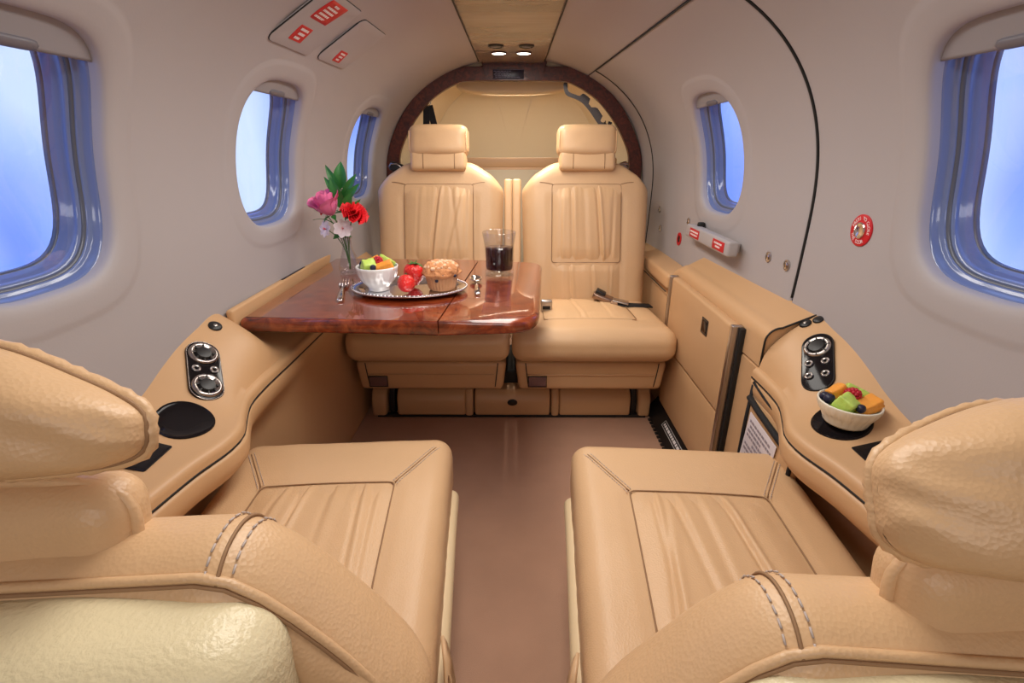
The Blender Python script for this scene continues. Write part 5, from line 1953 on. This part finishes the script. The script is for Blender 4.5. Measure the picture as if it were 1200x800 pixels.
def flower_root(name, label, cat, base=(0, 0, 0.010)):
    return thing(name, label, cat, Tm(VX, VY, TZ), 'flowers in the bud vase')


def add_stem(t, p1, p2, r=0.0016, base=(0.0, 0.0, 0.012)):
    mesh('stem', *g_tube(bez(base, p1, p2, 14), r, 7), M_stem, t)


# rose
ro = flower_root('rose', 'pink rose in the bud vase', 'rose')
rp = Vector((-0.026, -0.012, 0.165))
add_stem(ro, (-0.001, 0, 0.11), rp, 0.0020)
HM = head_mat(None, rp, (-0.30, -0.38, 1.0)) @ Matrix.Scale(1.16, 4)
for k in range(14):
    ring = 0 if k < 3 else (1 if k < 8 else 2)
    r = (0.012, 0.020, 0.0275)[ring]
    hg = (0.056, 0.053, 0.047)[ring]
    op = (0.0, 0.06, 0.14)[ring]
    mesh('petal', *xf(g_grid(13, 12, petal_fn(r, hg, op, k * 2.4, (3.0, 2.1, 1.7)[ring], 0.0006, k, (0.0, 0.25, 0.5)[ring])), HM), M_rose, ro)
mesh('bud_core', *xf(g_lathe([(0.0, 0.0), (0.009, 0.008), (0.010, 0.028), (0.006, 0.046), (0.0, 0.050)], 16), HM), M_rose, ro)
for k in range(5):
    a = 2 * math.pi * k / 5
    mesh('sepal', *xf(g_grid(5, 8, lambda u, v: ((0.006 + 0.022 * v) * math.cos(a) - 0.006 * math.sin(math.pi * (0.1 + 0.9 * v)) * (2 * u - 1) * math.sin(a), (0.006 + 0.022 * v) * math.sin(a) + 0.006 * math.sin(math.pi * (0.1 + 0.9 * v)) * (2 * u - 1) * math.cos(a), 0.000 + 0.010 * v - 0.016 * v * v)), HM), M_leafg, ro)


def carnation(t, p, d, rad, material, layers, seed):
    HM = head_mat(None, Vector(p), d)
    for k in range(layers):
        f = (k + 1) / layers
        n_p = 1

        def fn(u, v, k=k, f=f):
            a = 2 * math.pi * u
            rr = rad * v * (0.30 + 0.70 * f)
            tilt = 0.95 - 0.85 * f
            ruf = 0.16 * v ** 2 * (math.sin(a * 9 + k * 1.3) + 0.6 * math.sin(a * 17 + k * 2.1)) * rad
            return (rr * math.cos(a), rr * math.sin(a), rad * (0.42 + 0.55 * tilt * v) + ruf - 0.10 * rad * f)
        mesh('petal', *xf(g_grid(54, 8, fn, True), HM), material, t)
    mesh('calyx', *xf(g_lathe([(0.0, -rad * 0.35), (rad * 0.20, -rad * 0.25), (rad * 0.26, rad * 0.30), (rad * 0.34, rad * 0.50)], 14), HM), M_stem, t)


ca = flower_root('carnation', 'red ruffled carnation in the bud vase', 'carnation')
cpt = (0.030, -0.018, 0.160)
add_stem(ca, (0.004, 0, 0.11), cpt)
carnation(ca, cpt, (0.55, -0.35, 0.75), 0.038, M_carn, 7, 2)
ca2 = flower_root('carnation', 'small red bud half hidden behind the pink rose', 'carnation')
cpt = (-0.052, 0.006, 0.168)
add_stem(ca2, (-0.006, 0, 0.11), cpt, 0.0012)
carnation(ca2, cpt, (-0.5, -0.2, 0.6), 0.013, M_carn, 4, 2)


def star_flower(t, p, d, rad, material):
    HM = head_mat(None, Vector(p), d)
    for k in range(7):
        a = 2 * math.pi * k / 7

        def fn(u, v):
            w = rad * 0.42 * math.sin(math.pi * (0.12 + 0.80 * v)) * (2 * u - 1)
            rr = rad * v
            zz = rad * (0.55 * v - 0.32 * v * v) + 0.0012 * math.sin(u * 14)
            return (rr * math.cos(a) - w * math.sin(a), rr * math.sin(a) + w * math.cos(a), zz)
        mesh('petal', *xf(g_grid(7, 8, fn), HM), material, t)
    for k in range(4):
        a = 1.5 * k
        mesh('stamen', *xf(g_tube([(0, 0, 0), (0.003 * math.cos(a), 0.003 * math.sin(a), rad * 0.5)], 0.0006, 5), HM), M_carn, t)


for k, (p, d, rad, lab) in enumerate((((0.002, -0.024, 0.128), (0.25, -0.8, 0.35), 0.026, 'white flower below the red carnation in the bud vase'), ((-0.046, -0.014, 0.126), (-0.5, -0.7, 0.25), 0.024, 'white flower at the left below the pink rose'))):
    t = flower_root('white_flower', lab, 'flower')
    add_stem(t, (0.0, -0.002, 0.095), p, 0.0012)
    star_flower(t, p, d, rad, M_wflow)

lf_ = flower_root('leaf_sprig', 'sprig of broad dark green leaves standing above the rose', 'leaves')
spine = bez((0.0, 0.004, 0.012), (0.004, 0.008, 0.14), (-0.003, 0.012, 0.262), 16)
mesh('stem', *g_tube(spine, 0.0015, 7), M_stem, lf_)


def leaf(t, base, tip, width, nrm, curl=0.006):
    b, tp_ = Vector(base), Vector(tip)
    ax = tp_ - b
    nn = Vector(nrm)
    nn = (nn - ax * (nn.dot(ax) / ax.length_squared)).normalized()
    sd = ax.cross(nn).normalized()

    def fn(u, v):
        w = width * math.sin(math.pi * min(1, v ** 0.8)) ** 0.85
        s = 2 * u - 1
        return b + ax * v + sd * (w * s) + nn * (curl * math.sin(math.pi * v) + 0.25 * w * s * s - 0.0008 * math.exp(-(s / 0.12) ** 2))
    mesh('leaf', *g_grid(9, 12, fn), M_leafg, t)


for (b, tp_, w) in (((-0.002, 0.010, 0.230), (0.006, 0.012, 0.300), 0.0175), ((-0.004, 0.008, 0.222), (-0.034, 0.004, 0.292), 0.0105), ((0.000, 0.006, 0.205), (0.048, 0.0, 0.270), 0.0105),
                    ((-0.002, 0.004, 0.200), (-0.040, 0.0, 0.262), 0.010), ((0.000, 0.004, 0.190), (0.055, -0.004, 0.246), 0.0100), ((0.0, 0.000, 0.178), (-0.018, -0.016, 0.262), 0.0155),
                    ((0.002, 0.0, 0.160), (0.034, -0.016, 0.225), 0.0155), ((0.002, 0.004, 0.150), (0.052, 0.0, 0.205), 0.009), ((-0.002, 0.0, 0.120), (-0.030, -0.020, 0.100), 0.009), ((0.002, 0.0, 0.115), (0.020, -0.016, 0.104), 0.008)):
    leaf(lf_, b, tp_, w, (0.1, -1, 0.25))
mesh('blade', *g_tube(bez((0.0, 0.0, 0.10), (-0.03, -0.004, 0.165), (-0.082, -0.01, 0.150), 12), lambda f: 0.0022 * (1 - 0.8 * f), 6), M_leafg, lf_)
